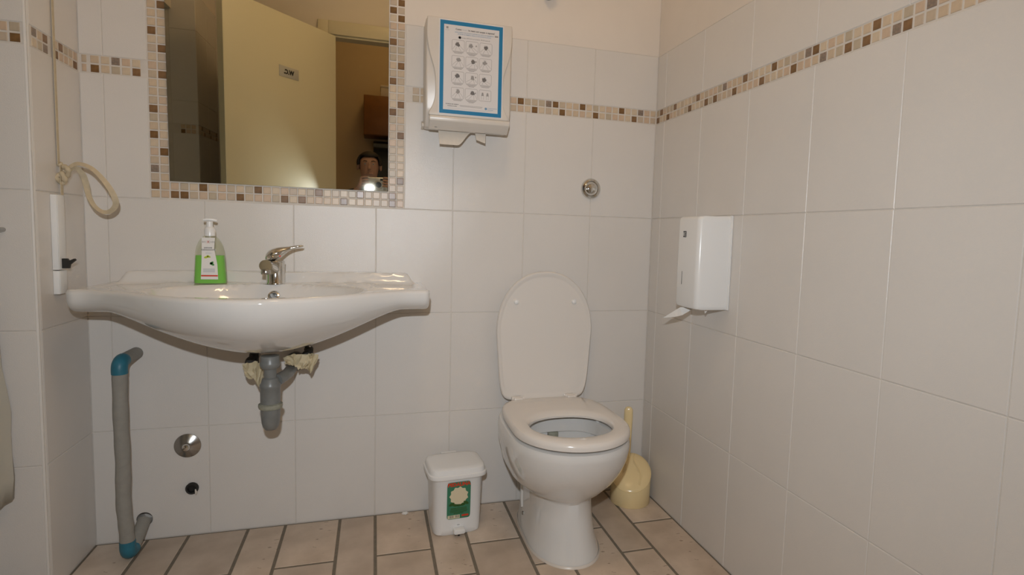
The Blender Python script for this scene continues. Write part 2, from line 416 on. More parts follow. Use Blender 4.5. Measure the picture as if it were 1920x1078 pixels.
# ---- ceiling, door wall, corridor
struct(box('ceiling', (-.75, -4.2, CEIL), (2.2, .12, CEIL+.1), 'ceilpaint'))
DX0, DX1, DZ = .300, 1.12, 2.113
wall_front = struct(empty('wall_front', (0, DOORW, 0)))
box('masonry', (-.75, -.10, -.08), (DX0-.04, 0, CEIL), 'plaster', wall_front)
box('masonry', (DX1+.04, -.10, -.08), (XR+.25, 0, CEIL), 'plaster', wall_front)
box('masonry', (DX0-.04, -.10, DZ+.03), (DX1+.04, 0, CEIL), 'plaster', wall_front)
struct(box('wall_corridor_left', (-.75, -4.2, -.08), (-.62, DOORW-.1, CEIL), 'hallwall'))
struct(box('wall_corridor_right', (2.05, -4.2, -.08), (2.2, DOORW-.1, CEIL), 'hallwall'))
struct(box('wall_corridor_back', (-.75, -4.2, -.08), (2.2, -3.62, CEIL), 'hallwall'))
trim2 = struct(empty('trim_2', (DX0, DOORW, 0)))
box('casing', (-.075, 0, 0), (-.012, .016, DZ+.095), 'frame', trim2, .004); box('casing', (DX1-DX0+.012, 0, 0), (DX1-DX0+.075, .016, DZ+.095), 'frame', trim2, .004)
box('casing', (-.012, 0, DZ+.012), (DX1-DX0+.012, .016, DZ+.095), 'frame', trim2, .004)
box('jamb', (-.04, -.10, 0), (-.002, 0, DZ+.03), 'frame', trim2); box('jamb', (DX1-DX0+.002, -.10, 0), (DX1-DX0+.04, 0, DZ+.03), 'frame', trim2)
box('jamb', (-.04, -.10, DZ), (DX1-DX0+.04, 0, DZ+.03), 'frame', trim2)
DANG = math.atan2(.8, -.6)
door = struct(empty('door_1', (.305, DOORW+.012, 0), DANG))
box('leaf', (.005, -.04, .012), (.823, -.001, DZ-.004), 'doorp', door, .002)
box('leaf_edge', (.8231, -.0395, .014), (.8262, -.0015, DZ-.006), 'doorp', door)
for z in (.25, 1.1, 1.95): lathe('hinge', [(.007, z), (.007, z+.09)], 'dchrome', door, 12, (0, -.008, 0))
hd = tube('handle', [(.755, -.041, 1.02), (.755, -.082, 1.02), (.745, -.09, 1.02), (.64, -.09, 1.02)], [.008, .008, .008, .007], 'dchrome', door, 10)
tube('handle', [(.755, -.001, 1.02), (.755, .035, 1.02), (.745, .042, 1.02), (.66, .042, 1.02)], [.008, .008, .008, .007], 'dchrome', door, 10)

# ================================================================== LAMPS
def globe_lamp(loc, m, label, parentname='ceiling_lamp_offscreen', r=.11):
    t = thing(parentname, label, 'lamp', loc)
    lathe('lamp_base', [(.001, 0), (.075, 0), (.08, -.012), (.07, -.03), (.06, -.034), (.001, -.034)], 'wplast', t, 28)
    prof = [(.055, -.03)] + [(r*math.cos(a), -.03-r*.95+r*math.sin(a)) for a in [R(x) for x in range(60, -91, -15)]]
    lathe('globe_offscreen', prof, m, t, 28)
    return t
globe_lamp((.78, -1.05, CEIL), 'globe', 'warm glowing globe lamp on the washroom ceiling')
globe_lamp((.75, -2.75, CEIL), 'globe2', 'warm glowing globe lamp on the corridor ceiling')

# ================================================================== MIRROR
mir = thing('mirror', 'wall mirror framed by a double row of beige and brown mosaic tiles', 'mirror', (0, 0, 0))
ix0, ix1, iz0, iz1 = MIR_X0+2*MP+.001, MIR_X1-2*MP-.001, MIR_Z0+2*MP+.001, MIR_Z1-2*MP-.001
pn = box('pane', (ix0+.0005, 0, 0), (ix1-.0005, .006, iz1-iz0-.001), 'mirror', mir)
pn.location = (0, -.0045, iz0+.0005); pn.rotation_euler = (.020, 0, 0)      # leans a touch forward at the top
nx = 29; px = (MIR_X1-MIR_X0)/nx; nz = 34; pz = (MIR_Z1-MIR_Z0)/nz
Lo = {1, 7, 10, 19, 25, 30}; Li = {5, 14, 17, 22, 27}; Bi = {5, 11, 18, 23}; Bo = {2, 3, 9, 14, 16, 21, 27}
Ri = {12, 16, 21, 25, 29, 1}; Ro = {3, 9, 13, 18, 24, 26, 31}
for i in range(nx):
    for j in range(nz):
        ring = min(i, nx-1-i, j, nz-1-j)
        if ring > 1: continue
        k = None
        if j == 0 and i in Bo or j == 1 and i in Bi: k = 1
        elif i == 0 and j in Lo or i == 1 and j in Li: k = 1
        elif i == nx-1 and j in Ro or i == nx-2 and j in Ri: k = 1
        elif j >= nz-2 and (i*3+j) % 8 == 0: k = 1
        m = 'mb%d' % rnd.choice([0, 1, 1]) if k else None
        if i == 0 and j == 3: m = 'mb2'
        mos(mir, MIR_X0+(i+.5)*px, MIR_Z0+(j+.5)*pz, 'Y-', -.0008, m)

# ================================================================== WASHBASIN
BX, ZT = .2785, .812
basin = thing('washbasin', 'wide white ceramic washbasin with side wings hung on the tiled wall', 'washbasin', (BX, 0, 0))
HW = .4535
def Dp(x):
    a = abs(x); d = .284
    if a < .42: d += .230*(1-(a/.42)**2)**1.76
    if a > HW-.022: d -= .022*(1-math.sqrt(max(0, 1-((a-(HW-.022))/.022)**2)))
    return d
def Bl(x):
    a = abs(x)
    return .054 + (.120*(1-(a/.372)**2)**1.5 if a < .372 else 0)
def topz(x, y, D):
    z = ZT-.003*smooth01((abs(x)-.25)/.2)
    rx, ry, yc = .268, .176, -.300
    r = math.sqrt((x/rx)**2+((y-yc)/ry)**2)
    if r < 1.12:
        dd = .118*(1-min(1, r)**3.2)
        z -= dd
    # back ridge
    e = smooth01((.425-abs(x))/.03)
    z += .032*e*smooth01((y+.062)/.022)
    # shallow soap shelves on the wings
    sx, sy = abs(x)-.355, y+.135
    q = max(abs(sx)/.062, abs(sy)/.072)
    z -= .004*smooth01((1.05-q)/.15)
    return z
NXC = 120; rings = []
xs = [HW*math.sin(math.pi/2*(2*i/NXC-1)) if False else HW*(2*i/NXC-1) for i in range(NXC+1)]
xs = [-HW, -HW+.0015, -HW+.005] + [x for x in xs if abs(x) < HW-.006] + [HW-.005, HW-.0015, HW]
for x in xs:
    D, B = Dp(x), Bl(x); ed = (HW-abs(x)); shr = .010*(1-math.sqrt(max(0, 1-(max(0, .010-ed)/.010)**2)))
    zl = ZT-.014; ring = []
    zbot = zl-B; yb = min(.16, D*.6)
    for y in (0, -yb*.5): ring.append((x, y, zbot+shr+.004*(1 if y == 0 else 0)))
    for k in range(17):
        f = math.pi/2*k/16
        pp = .70+.33*smooth01((.40-abs(x))/.30)
        yy = -yb-(D-yb)*math.sin(f)**pp; zz = zl-B*max(0, math.cos(f))**pp
        ring.append((x, yy+shr*.4*math.sin(f), zz+shr*math.cos(f)))
    for k in range(1, 6):
        a = math.pi/2*k/6
        ring.append((x, -D+.014*(1-math.cos(a)), zl+.013*math.sin(a)-shr*math.sin(a)))
    nt = 56; y0t = -D+.014
    for k in range(nt+1):
        y = y0t*(1-k/nt)
        zz = topz(x, y, D)-shr
        lip = (y-y0t)/.02
        if lip < 1: zz = min(zz, ZT-.001-shr*1)-.0004*(1-lip)
        ring.append((x, y, zz))
    rings.append([(p[0], p[1]-.0008, p[2]) for p in ring])
body = loft('body', rings, 'ceramic', basin)
# overflow ring in the bowl's back wall, and drain
ov = loft('overflow_ring', [[Vector((.0095, -.148, .781))+Vector((r*math.cos(2*math.pi*k/28), d+r*math.sin(2*math.pi*k/28)*.55, r*math.sin(2*math.pi*k/28)*.83)) for k in range(28)] for r, d in ((.0095, .006), (.0095, -.004), (.0115, -.007), (.0150, -.006), (.0165, .004))], 'chrome', basin, False, False)
carve(body, [lathe('cutter', [(.0001, -.175), (.0085, -.175), (.0085, -.085), (.0001, -.085)], 'ceramic', basin, 20, (.0095, 0, .781), 'Y')])
lathe('drain_plug', [(.0001, .700), (.026, .700), (.028, .697), (.028, .692), (.0001, .692)], 'chrome', basin, 28, (.0, -.292, .002))

# ================================================================== FAUCET
FX, FY = .2875, -.108
fau = thing('faucet', 'chrome single-lever faucet with its lever swung to one side on the basin', 'faucet', (FX, FY, ZT))
lathe('body', [(.001, 0), (.027, 0), (.027, .004), (.0255, .006), (.0255, .062), (.0262, .064), (.0262, .068), (.024, .070), (.001, .070)], 'chrome', fau, 36)
sp = catmull([(-.002, -.012, .044), (-.006, -.045, .054), (-.009, -.078, .060), (-.011, -.100, .060)], 6)
tube('spout', sp, [.017-.004*math.sin(math.pi*i/(len(sp)-1))*.6 for i in range(len(sp))], 'chrome', fau, 20)
lathe('aerator', [(.001, 0), (.0120, 0), (.0125, .003), (.0125, .010), (.0105, .014), (.001, .014)], 'dchrome', fau, 24, (-.0105, -.097, .036))
lv = [[(x, hw_*math.cos(2*math.pi*k/20), zc+hz*math.sin(2*math.pi*k/20)) for k in range(20)] for x, zc, hz, hw_ in (
    (-.0265, .077, .004, .010), (-.0245, .080, .0115, .0175), (-.018, .084, .0165, .0230), (-.006, .088, .0190, .0255), (.006, .0915, .0190, .0250), (.016, .0955, .0165, .0220),
    (.026, .1005, .0120, .0170), (.036, .1055, .0080, .0130), (.048, .1100, .0054, .0108), (.061, .1132, .0043, .0097), (.073, .1152, .0038, .0088), (.0785, .1158, .0020, .0055))]
lever = loft('lever', lv, 'chrome', fau)
lathe('index_dot', [(.0001, 0), (.0028, 0), (.0028, -.001), (.0001, -.001)], 'stred', fau, 14, (.016, -.0245, .085), 'Y')

# ================================================================== SOAP BOTTLE
SX, SY, SZ = .1135, -.108, ZT+.0004
soap = thing('soap_bottle', 'clear pump bottle half full of green liquid soap on the basin edge', 'soap bottle', (SX, SY, SZ))
soap.scale = (1.0, 1.0, 1.05)
prof = [(0, .0415), (.003, .0430), (.02, .0422), (.055, .0398), (.075, .0385), (.09, .0368), (.105, .0335), (.115, .0295), (.124, .0235), (.131, .0165), (.135, .0115)]
def bring(z, s=0): 
    a = lerp_tab(prof, z)-s; b = (.0245 if z < .1 else .0245-(z-.1)/.035*.0115)-s*1
    return [(p[0], p[1], z) for p in sup(a, min(a, b), 36, 3.0 if z < .11 else 2.4)]
lv_z = .079
loft('liquid', [bring(z, .0018) for z in (.0022, .008, .02, .04, .055, .068, lv_z)], 'liquid', soap)
loft('shell', [bring(z) for z in (0, .003, .02, .04, .055, .075, .09, .10, .105, .11, .115, .12, .124, .128, .131, .135)], 'clear', soap)
lathe('dip_tube', [(.003, .006), (.003, .135)], 'wplast2', soap, 10)
pump = lathe('pump', [(.001, .132), (.0142, .132), (.0142, .150), (.0120, .155), (.0085, .158), (.0085, .172), (.001, .172)], 'wplast', soap, 24)
tube('nozzle', [(-.016, -.004, .176), (-.006, -.002, .178), (.010, .001, .177), (.018, .003, .175)], [.0032, .0042, .0042, .0036], 'wplast', pump, 10)
lab = prism('paper_label', [(-.0150, .128), (.0190, .128), (.0165, .098), (.0240, .055), (.0255, .0135), (-.0190, .0135), (-.0165, .06), (-.0150, .098)], -.0252, -.0258, 'paper', soap)
def lm(x, z, y=-.0260): return Matrix(((1, 0, 0, x), (0, 0, -1, y), (0, 1, 0, z), (0, 0, 0, 1)))
text('brand_print', 'BIO', .0072, 'inkm', lab, lm(-.0085, .116)); text('brand_print', 'X', .0105, 'stred', lab, lm(.0016, .116)); text('brand_print', 'CARE', .0072, 'inkm', lab, lm(.0108, .116))
text('label_print', 'SAPONE', .0056, 'ink', lab, lm(.001, .100), bold=.00012); text('label_print', 'IGIENIZZANTE', .0056, 'ink', lab, lm(.0015, .0945), bold=.00012)
text('label_print', 'delicato', .0050, 'inkl', lab, lm(.002, .086))
for (x, z, a, s, m_) in [(-.004, .0745, .3, .0062, 'lime'), (.002, .0765, -.5, .0055, 'lime'), (.0095, .0585, .7, .0060, 'leafg'), (.0105, .056, -.6, .0066, 'leafg')]:
    prism('leaf_print', [(x+s*math.cos(t)*math.cos(a)-s*.5*math.sin(t)*math.sin(a), z+s*math.cos(t)*math.sin(a)+s*.5*math.sin(t)*math.cos(a)) for t in [2*math.pi*k/12 for k in range(12)]], -.0258, -.0261, m_, lab)
for k in range(4): prism('text_line', [(-.0125, .043-k*.0027), (.0175, .043-k*.0027), (.0175, .0418-k*.0027), (-.0125, .0418-k*.0027)], -.0258, -.0261, 'inkl', lab)
prism('red_stripe', [(-.0180, .0255), (.0248, .0255), (.0250, .0215), (-.0183, .0215)], -.0258, -.0261, 'stred', lab)

# ================================================================== DRAIN TRAP, VALVES, WADS
TX, TY = .2925, -.25
trap = thing('drain_trap', 'grey plastic bottle trap hanging under the washbasin', 'drain trap', (TX, TY, 0))
lathe('tailpipe', [(.001, .6225), (.0165, .6225), (.0165, .52), (.001, .52)], 'trap', trap, 24)
lathe('slip_nut', [(.0165, .6220), (.0245, .6220), (.0250, .606), (.0270, .602), (.0270, .594), (.0215, .586), (.0165, .586)], 'trap', trap, 12)
lathe('trap_body', [(.0165, .560), (.0215, .556), (.0235, .546), (.0275, .540), (.0275, .533), (.0265, .530), (.0260, .478), (.001, .478)], 'trap', trap, 32)
lathe('trap_ring', [(.026, .487), (.0315, .484), (.0320, .478), (.0300, .472), (.026, .470)], 'trap_ring', trap, 32)
lathe('trap_cup', [(.001, .475), (.0262, .475), (.0255, .452), (.0235, .430), (.0205, .418), (.0150, .410), (.007, .407), (.0001, .4065)], 'trap', trap, 32)
ot = catmull([(.016, .012, .548), (.028, .045, .550), (.035, .09, .550), (.037, .16, .550), (.037, .248, .550)], 6)
tube('outlet_pipe', ot, .0165, 'trap', trap, 18)
lathe('wall_rosette', [(.0165, .249), (.031, .249), (.031, .243), (.024, .238), (.0165, .236)], 'trap', trap, 24, (.037, 0, .550), 'Y')
for sx, n_, lbl in ((-.075, 0, 'dark shut-off valve under the basin beside the crumpled paper wad'), (.082, 1, 'dark shut-off valve under the basin above the larger paper wad')):
    v = thing('shutoff_valve', lbl, 'valve', (TX+sx, -.0005, .575 if n_ == 0 else .588))
    tube('inlet', [(0, 0, 0), (0, -.05, 0)], .009, 'dchrome', v, 12)
    lathe('valve_body', [(.001, -.028), (.0125, -.028), (.0135, -.02), (.0135, .014), (.010, .02), (.001, .02)], 'dark', v, 16, (0, -.062, 0))
    lathe('valve_knob', [(.001, -.05), (.0145, -.05), (.0165, -.07), (.0165, -.092), (.012, -.098), (.001, -.098)], 'black', v, 10, (0, -.02, 0), 'Y')
    tube('hose', catmull([(0, -.062, .012), (0, -.062, .022), (.0+(.03 if n_ == 0 else -.03), -.066, .028)], 6), .006, 'dchrome', v, 10)
def crumple(label, cen, outline, seed, layers):
    r_ = random.Random(seed); bm = bmesh.new()
    for L in range(layers):
        sc_ = 1-.12*L; a = .35*L
        vs = [bm.verts.new((x*sc_*math.cos(a)-z*sc_*math.sin(a)*.5, L*.009, z*sc_*math.cos(a)+x*sc_*math.sin(a)*.5)) for x, z in outline]
        f = bm.faces.new(vs); bmesh.ops.triangulate(bm, faces=[f])
    bmesh.ops.subdivide_edges(bm, edges=list(bm.edges), cuts=3, use_grid_fill=True)
    for v in bm.verts:
        v.co += Vector((r_.uniform(-.0028, .0028), r_.uniform(-.0085, .0085), r_.uniform(-.0028, .0028)))
    o = from_bm('crumpled_paper', bm, 'bagp'); o.location = cen
    m_ = o.modifiers.new('thickness', 'SOLIDIFY'); m_.thickness = .0008
    return tag(o, label, 'paper')
crumple('small crumpled cream paper wad tucked behind the drain trap', (.238, -.200, .566), [(-.026, .022), (.012, .030), (.028, .020), (.026, -.030), (.014, -.046), (.004, -.022), (-.014, -.018), (-.020, -.002)], 3, 3)
w2 = crumple('larger crumpled cream paper wad with red marks beside the drain trap', (.362, -.170, .583), [(-.048, .012), (-.020, .024), (.025, .020), (.050, .022), (.048, .002), (.028, -.032), (.018, -.024), (.010, -.010), (-.006, -.020), (-.022, -.008), (-.036, -.006)], 5, 2)
# ---- chrome cover, broken stub
cov = thing('valve_cover', 'round cone-shaped chrome wall cover below the basin', 'valve cover', (.0148, 0, .2925))
lathe('cone', [(.0370, -.0003), (.0380, -.002), (.0375, -.0035), (.0150, -.016), (.0120, -.0165), (.001, -.0165)], 'dchrome', cov, 40, (0, 0, 0), 'Y')
lathe('knob', [(.012, -.016), (.0115, -.022), (.0085, -.026), (.0001, -.0275)], 'chrome', cov, 24, (0, 0, 0), 'Y')
stub = thing('pipe_stub', 'black open pipe stub with a torn ring low on the tiled wall', 'pipe stub', (.0252, 0, .154))
lathe('ring', [(.0105, -.0004), (.0182, -.0004), (.0188, -.007), (.0150, -.0145), (.0110, -.0135), (.0103, -.004)], 'black', stub, 20, (0, 0, 0), 'Y')
box('chipped_plaster', (.0095, -.0155, -.019), (.0150, -.0012, .001), 'wplast2', stub, .003)

# ================================================================== GREY PIPE AT THE LEFT
def wall_bore(c, r, d=.06):
    """drill a hole through the tiles and the back wall"""
    mk_ = lambda: lathe('cutter', [(.0001, -.02), (r, -.02), (r, d), (.0001, d)], 'grout', None, 24, (c[0], 0, c[1]), 'Y')
    for t_ in [q for q in wall_back.children if q.name.startswith('tile') and abs(q.location.x-c[0]) < .13+r and abs(q.location.z-c[1]) < .18+r]:
        t_.data = t_.data.copy(); carve(t_, [mk_()])
    carve(wall_back, [mk_()])
wall_bore((.0252, .154), .0103)
gp = thing('insulated_pipe', 'grey foam-wrapped pipe with teal elbows running down the wall', 'pipe', (-.1165, 0, 0))
YP = -.122
tube('pipe', [(0, -.0006, .590), (0, YP+.03, .590)], .0185, 'foam', gp, 20)
el = [(0, YP+.026, .590), (0, YP+.016, .589), (0, YP+.005, .583), (0, YP, .572), (0, YP, .556)]
tube('elbow', catmull(el, 4), .0200, 'teal', gp, 20)
vp = catmull([(0, YP, .560), (-.001, YP, .43), (.001, YP, .30), (-.001, YP, .18), (.004, YP, .10), (.006, YP, .052)], 5)
tube('pipe', vp, [.0185+.0006*math.sin(i*1.7) for i in range(len(vp))], 'foam', gp, 20)
el = [(.006, YP, .062), (.006, YP, .040), (.0062, YP+.006, .028), (.0066, YP+.018, .0225), (.007, YP+.034, .0225)]
tube('elbow', catmull(el, 4), [.0200]*17, 'teal', gp, 20)
tube('pipe', [(.007, YP+.03, .0225), (.008, -.0004, .062)], .0185, 'foam', gp, 20)
wall_bore((-.1075, .066), .0225)

# ================================================================== FLUSH BUTTON, KNOB
fb = thing('flush_button', 'round chrome flush button on the wall above the toilet', 'button', (1.3312, 0, 1.1564))
lathe('rosette', [(.0372, -.0003), (.0375, -.005), (.034, -.010), (.028, -.0115), (.0265, -.0095), (.0245, -.007), (.001, -.007)], 'chrome', fb, 44, (0, 0, 0), 'Y')
lathe('push_knob', [(.0175, -.0068), (.0175, -.015), (.0155, -.019), (.010, -.021), (.0001, -.0215)], 'chrome', fb, 32, (0, 0, 0), 'Y')
kb = thing('stop_valve', 'small dark round metal valve knob high on the plaster', 'valve', (1.148, .0008, 1.822))
lathe('rosette', [(.024, -.0003), (.0245, -.004), (.020, -.010), (.001, -.010)], 'dchrome', kb, 28, (0, 0, 0), 'Y')
lathe('knob', [(.009, -.0098), (.009, -.022), (.020, -.026), (.0215, -.036), (.018, -.042), (.0001, -.043)], 'dchrome', kb, 28, (0, 0, 0), 'Y')

# ================================================================== PAPER TOWEL DISPENSER + POSTER
TDX0, TDX1 = .7250, .9990
td = thing('towel_dispenser', 'white plastic paper-towel dispenser with curved front mounted on the wall', 'dispenser', ((TDX0+TDX1)/2, 0, 1.33))
hw = (TDX1-TDX0)/2
prism('housing', [(-.0005, .0), (-.0005, .323), (-.095, .323), (-.106, .316), (-.109, .30), (-.109, .045), (-.100, .020), (-.078, -.012), (-.030, -.012)], -hw, hw, 'wplast2', td, plane='YZ', bev=.006)
side = [(hw-.002, .322), (hw-.001, .27), (hw-.004, .24), (hw-.012, .205), (hw-.024, .165), (hw-.029, .13), (hw-.029, .085), (hw-.022, .055), (hw-.010, .03), (hw-.010, .020)]
sd = [(p.x, p.z) for p in catmull([(a, 0, b) for a, b in side], 4)]
outl = sd + [(-a, b) for a, b in reversed(sd)]
prism('front_cover', outl, -.1085, -.1190, 'wplast2', td, bev=.0035)
lip = prism('lower_lip', [(-.1195, .020), (-.1215, .014), (-.1195, .004), (-.088, -.020), (-.080, -.018), (-.104, .018)], -hw+.012, hw-.004, 'wplast2', td, plane='YZ', bev=.002)
prism('side_latch', [(-.030, .014), (-.050, .004), (-.052, -.006), (-.02, -.010)], -hw-.0065, -hw+.001, 'wplast2', td, plane='YZ', bev=.001)
carve(lip, [box('cutter', (-.1065, -.0985, -.0140), (-.0995, -.0850, -.0118), 'wplast2', td), box('cutter', (.058, -.0900, -.0240), (.113, -.0835, -.0060), 'wplast2', td)])
def towel(name, label, xs_, len_, x0):
    th = .0035; rings_ = []
    n = 18
    for i in range(n+1):
        t = i/n; x = xs_[0]+(xs_[1]-xs_[0])*t; L = len_(t)
        rr = []
        for k in range(9):
            s = k/8; z = -.008-L*s; y = -.068-.012*math.sin(s*1.5)-.006*s
            rr.append((x+.004*s*(1-2*t), y, z))
        ring = rr+[(p[0], p[1]+th, p[2]) for p in reversed(rr)]
        rings_.append(ring)
    o = loft(name, rings_, 'towelpaper', None); o.location = ((TDX0+TDX1)/2, 0, 1.33)
    return tag(o, label, 'paper towel')
towel('paper_towel', 'wide folded paper towel drooping from the dispenser slot', (-.093, .020), lambda t: .045*(1-smooth01((t-.55)/.45))+.010*(t < 1)+.001+.0*t, 0)
towel('paper_towel', 'short torn end of paper towel hanging beside the wide one', (.026, .064), lambda t: .034+.010*t, 0)

pos = thing('poster', 'blue-bordered handwashing instruction sheet stuck on the towel dispenser', 'poster', (.8665, -.1192, 1.5015))
PW, PH = .2065, .2925
box('sheet', (-PW/2, -.0004, -PH/2), (PW/2, 0, PH/2), 'posterw', pos)
def pf(x0, z0, x1, z1, m, name, d=-.0006): return prism(name, [(x0, z0), (x1, z0), (x1, z1), (x0, z1)], -.0003, d, m, pos)
bw = .0118; a, b = PW/2-.0035, PH/2-.0035
bd = [(-a, -b, a, -b+bw), (-a, b-bw, a, b), (-a, -b+bw, -a+bw, b-bw), (a-bw, -b+bw, a, b-bw)]
bm = bmesh.new()
for (x0, z0, x1, z1) in bd:
    vs = [bm.verts.new((x0, -.0007, z0)), bm.verts.new((x1, -.0007, z0)), bm.verts.new((x1, -.0007, z1)), bm.verts.new((x0, -.0007, z1))]; bm.faces.new(vs)
from_bm('blue_border', bm, 'blue', pos)
def pm(x, z): return Matrix(((1, 0, 0, x), (0, 0, -1, -.0008), (0, 1, 0, z), (0, 0, 0, 1)))
text('title', 'Come', .0074, 'kblack', pos, pm(-.0520, .1190), 'LEFT', bold=.00015)
text('title', 'lavarsi', .0074, 'inkl', pos, pm(-.0315, .1190), 'LEFT')
text('title', 'le mani con acqua e sapone?', .0074, 'kblack', pos, pm(-.0115, .1190), 'LEFT', bold=.00015)
text('subtitle', "LAVA LE MANI CON ACQUA E SAPONE, SOLTANTO SE VISIBILMENTE", .0040, 'inkb', pos, pm(.008, .1100), bold=.00008)
text('subtitle', "SPORCHE! ALTRIMENTI, SCEGLI LA SOLUZIONE ALCOLICA!", .0040, 'inkb', pos, pm(.008, .1045), bold=.00008)
text('subtitle', "Durata dell'intera procedura: 40-60 secondi", .0052, 'ink', pos, pm(.012, .0945))
lathe('clock_mark', [(.0045, -.0006), (.0045, -.0009), (.0036, -.0009), (.0036, -.0006)], 'inkm', pos, 20, (-.0385, 0, .0945), 'Y')
pf(-.081, .1180, -.0745, .1245, 'inkm', 'crest'); pf(-.084, .1135, -.0715, .1145, 'inkl', 'crest_caption')
pf(.0735, .1085, .0845, .1135, 'inkm', 'logo')
def stroke(pts, wd, m, name):
    """one flat drawn line on the sheet"""
    P_ = [Vector((p[0], 0, p[1])) for p in pts]; v = []; f = []
    for i, p in enumerate(P_):
        d = (P_[min(i+1, len(P_)-1)]-P_[max(0, i-1)]); d = d.normalized() if d.length else Vector((1, 0, 0)); nrm = Vector((-d.z, 0, d.x))*wd/2
        v += [(p.x+nrm.x, -.0008, p.z+nrm.z), (p.x-nrm.x, -.0008, p.z-nrm.z)]
    for i in range(len(P_)-1): f.append((2*i, 2*i+1, 2*i+3, 2*i+2))
    return from_data(name, v, f, m, pos)
pcx = (-.0430, .0010, .0455); pcz = (.0690, .0205, -.0280, -.0775)
pr = random.Random(4)
for r_ in range(4):
    for c_ in range(3):
        x, z = pcx[c_], pcz[r_]; a, b, q = .0196, .0172, .004
        o_ = []
        for (sx, sz, a0) in ((1, 1, 0), (-1, 1, 90), (-1, -1, 180), (1, -1, 270)):
            for k in range(4):
                t = R(a0+30*k); o_.append((x+sx*(a-q)+q*math.cos(t), z+sz*(b-q)+q*math.sin(t)))
        stroke(o_+[o_[0]], .0009, 'inkm', 'picture_frame')
        # a simple pair of hands: two tapering forearms meeting in a darker palm shape
        s_ = pr.choice((-1, 1)); px_, pz_ = x+pr.uniform(-.004, .004), z+pr.uniform(0, .005)
        if (r_, c_) == (3, 2):
            for dx in (-.008, .008):
                prism('picture_hand', [(x+dx-.004, z-.001), (x+dx-.0025, z+.008), (x+dx, z+.010), (x+dx+.0025, z+.008), (x+dx+.004, z-.001)], -.0005, -.0009, 'inkm', pos)
                stroke([(x+dx-.004, z), (x+dx-.003, z-.013)], .0006, 'inkm', 'picture_line'); stroke([(x+dx+.004, z), (x+dx+.003, z-.013)], .0006, 'inkm', 'picture_line')
            continue
        pts = [(px_+(.0062+pr.uniform(-.0016, .0024))*math.cos(t), pz_+(.0060+pr.uniform(-.0018, .0022))*math.sin(t)) for t in [2*math.pi*k/11 for k in range(11)]]
        prism('picture_hand', pts, -.0005, -.0009, 'ink' if (r_+c_) % 2 == 0 else 'inkm', pos)
        for sx in (-1, 1):
            stroke([(p.x, p.z) for p in catmull([(px_+sx*.003, 0, pz_-.003), (px_+sx*.008, 0, pz_-.005), (x+sx*.0175, 0, z-.012)], 4)], .0007, 'inkm', 'picture_line')
            stroke([(p.x, p.z) for p in catmull([(px_+sx*.002, 0, pz_-.006), (px_+sx*.005, 0, pz_-.011), (x+sx*.009, 0, z-.0158)], 4)], .0007, 'inkm', 'picture_line')
        stroke([(p.x, p.z) for p in catmull([(px_-.006, 0, pz_+.005), (px_-.002, 0, pz_+.008), (px_+.005, 0, pz_+.006)], 4)], .0007, 'inkm', 'picture_line')
        if (r_*3+c_) % 3 == 1: prism('picture_detail', [(x+.011, z+.006), (x+.0145, z+.008), (x+.0155, z+.003), (x+.012, z+.002)], -.0005, -.0009, 'inkm', pos)
        for k in range(2 if c_ != 1 else 3):
            wd = .0165-.004*k; pf(x-wd, z-b-.0035-k*.0030, x+wd, z-b-.0020-k*.0030, 'inkm', 'caption_line')
text('footer', 'SICUREZZA DEL PAZIENTE', .0034, 'kblack', pos, pm(-.0595, -.1130), bold=.0001); text('footer', 'Una alleanza mondiale', .0034, 'kblack', pos, pm(-.0595, -.1185), bold=.0001)
pf(-.036, -.1150, .038, -.1140, 'inkm', 'caption_line'); pf(-.034, -.1180, .036, -.1170, 'inkm', 'caption_line'); pf(-.074, -.1265, .068, -.1258, 'inkl', 'caption_line')
lathe('seal', [(.0001, -.0009), (.0040, -.0009), (.0040, -.0006), (.0001, -.0006)], 'inkb', pos, 18, (.049, 0, -.1185), 'Y')
text('seal_caption', 'Organizzazione', .0050, 'inkb', pos, pm(.0545, -.1160), 'LEFT'); text('seal_caption', 'Mondiale', .0050, 'inkb', pos, pm(.0545, -.1215), 'LEFT')

# ================================================================== TOILET PAPER DISPENSER (right wall)
tp = thing('toilet_paper_dispenser', 'white upright plastic toilet-paper dispenser fixed to the side wall', 'dispenser', (XR, -.457, .775))
dpt = .110
rg = []
for z, ins in ((0, .010), (.003, .004), (.012, .001), (.10, 0), (.265, .001), (.273, .004), (.277, .010)):
    ring = []
    for (cx_, cy_, a0) in ((-dpt+.017, -.052, 180), (-dpt+.017, .052, 90)):
        pass
    pts = [(-.004, -.066)]
    for k in range(9): a = R(270-90*k/8); pts.append((-dpt+.016+.016*math.cos(a), -.048+.016*math.sin(a)))
    for k in range(9): a = R(180-90*k/8); pts.append((-dpt+.016+.016*math.cos(a), .048+.016*math.sin(a)))
    pts.append((-.004, .066))
    rg.append([(min(-.004, x+ins*(1 if x < -.05 else 0)), y*(1-ins*6), z) for x, y in pts])
tpc = loft('cover', rg, 'wplast', tp)
box('back_plate', (-.0075, -.071, -.001), (-.0003, .071, .281), 'wplast', tp, .003)
carve(tpc, [box('cutter', (-.085, -.04, -.012), (-.03, .045, .06), 'wplast', tp)])
box('sight_slit', (-dpt-.0004, .0215, .070), (-dpt+.001, .0230, .110), 'black', tp)
mk = box('maker_mark', (-dpt-.0005, .0085, .214), (-dpt+.001, .0245, .232), 'kblack', tp)
for k, (y0, z0, y1, z1) in enumerate(((.0190, .2175, .0225, .2285), (.0105, .2165, .0145, .2190), (.0105, .2215, .0150, .2240), (.0110, .2265, .0150, .2290))):
    box('mark_detail', (-dpt-.0008, y0, z0), (-dpt, y1, z1), 'wplast', mk)
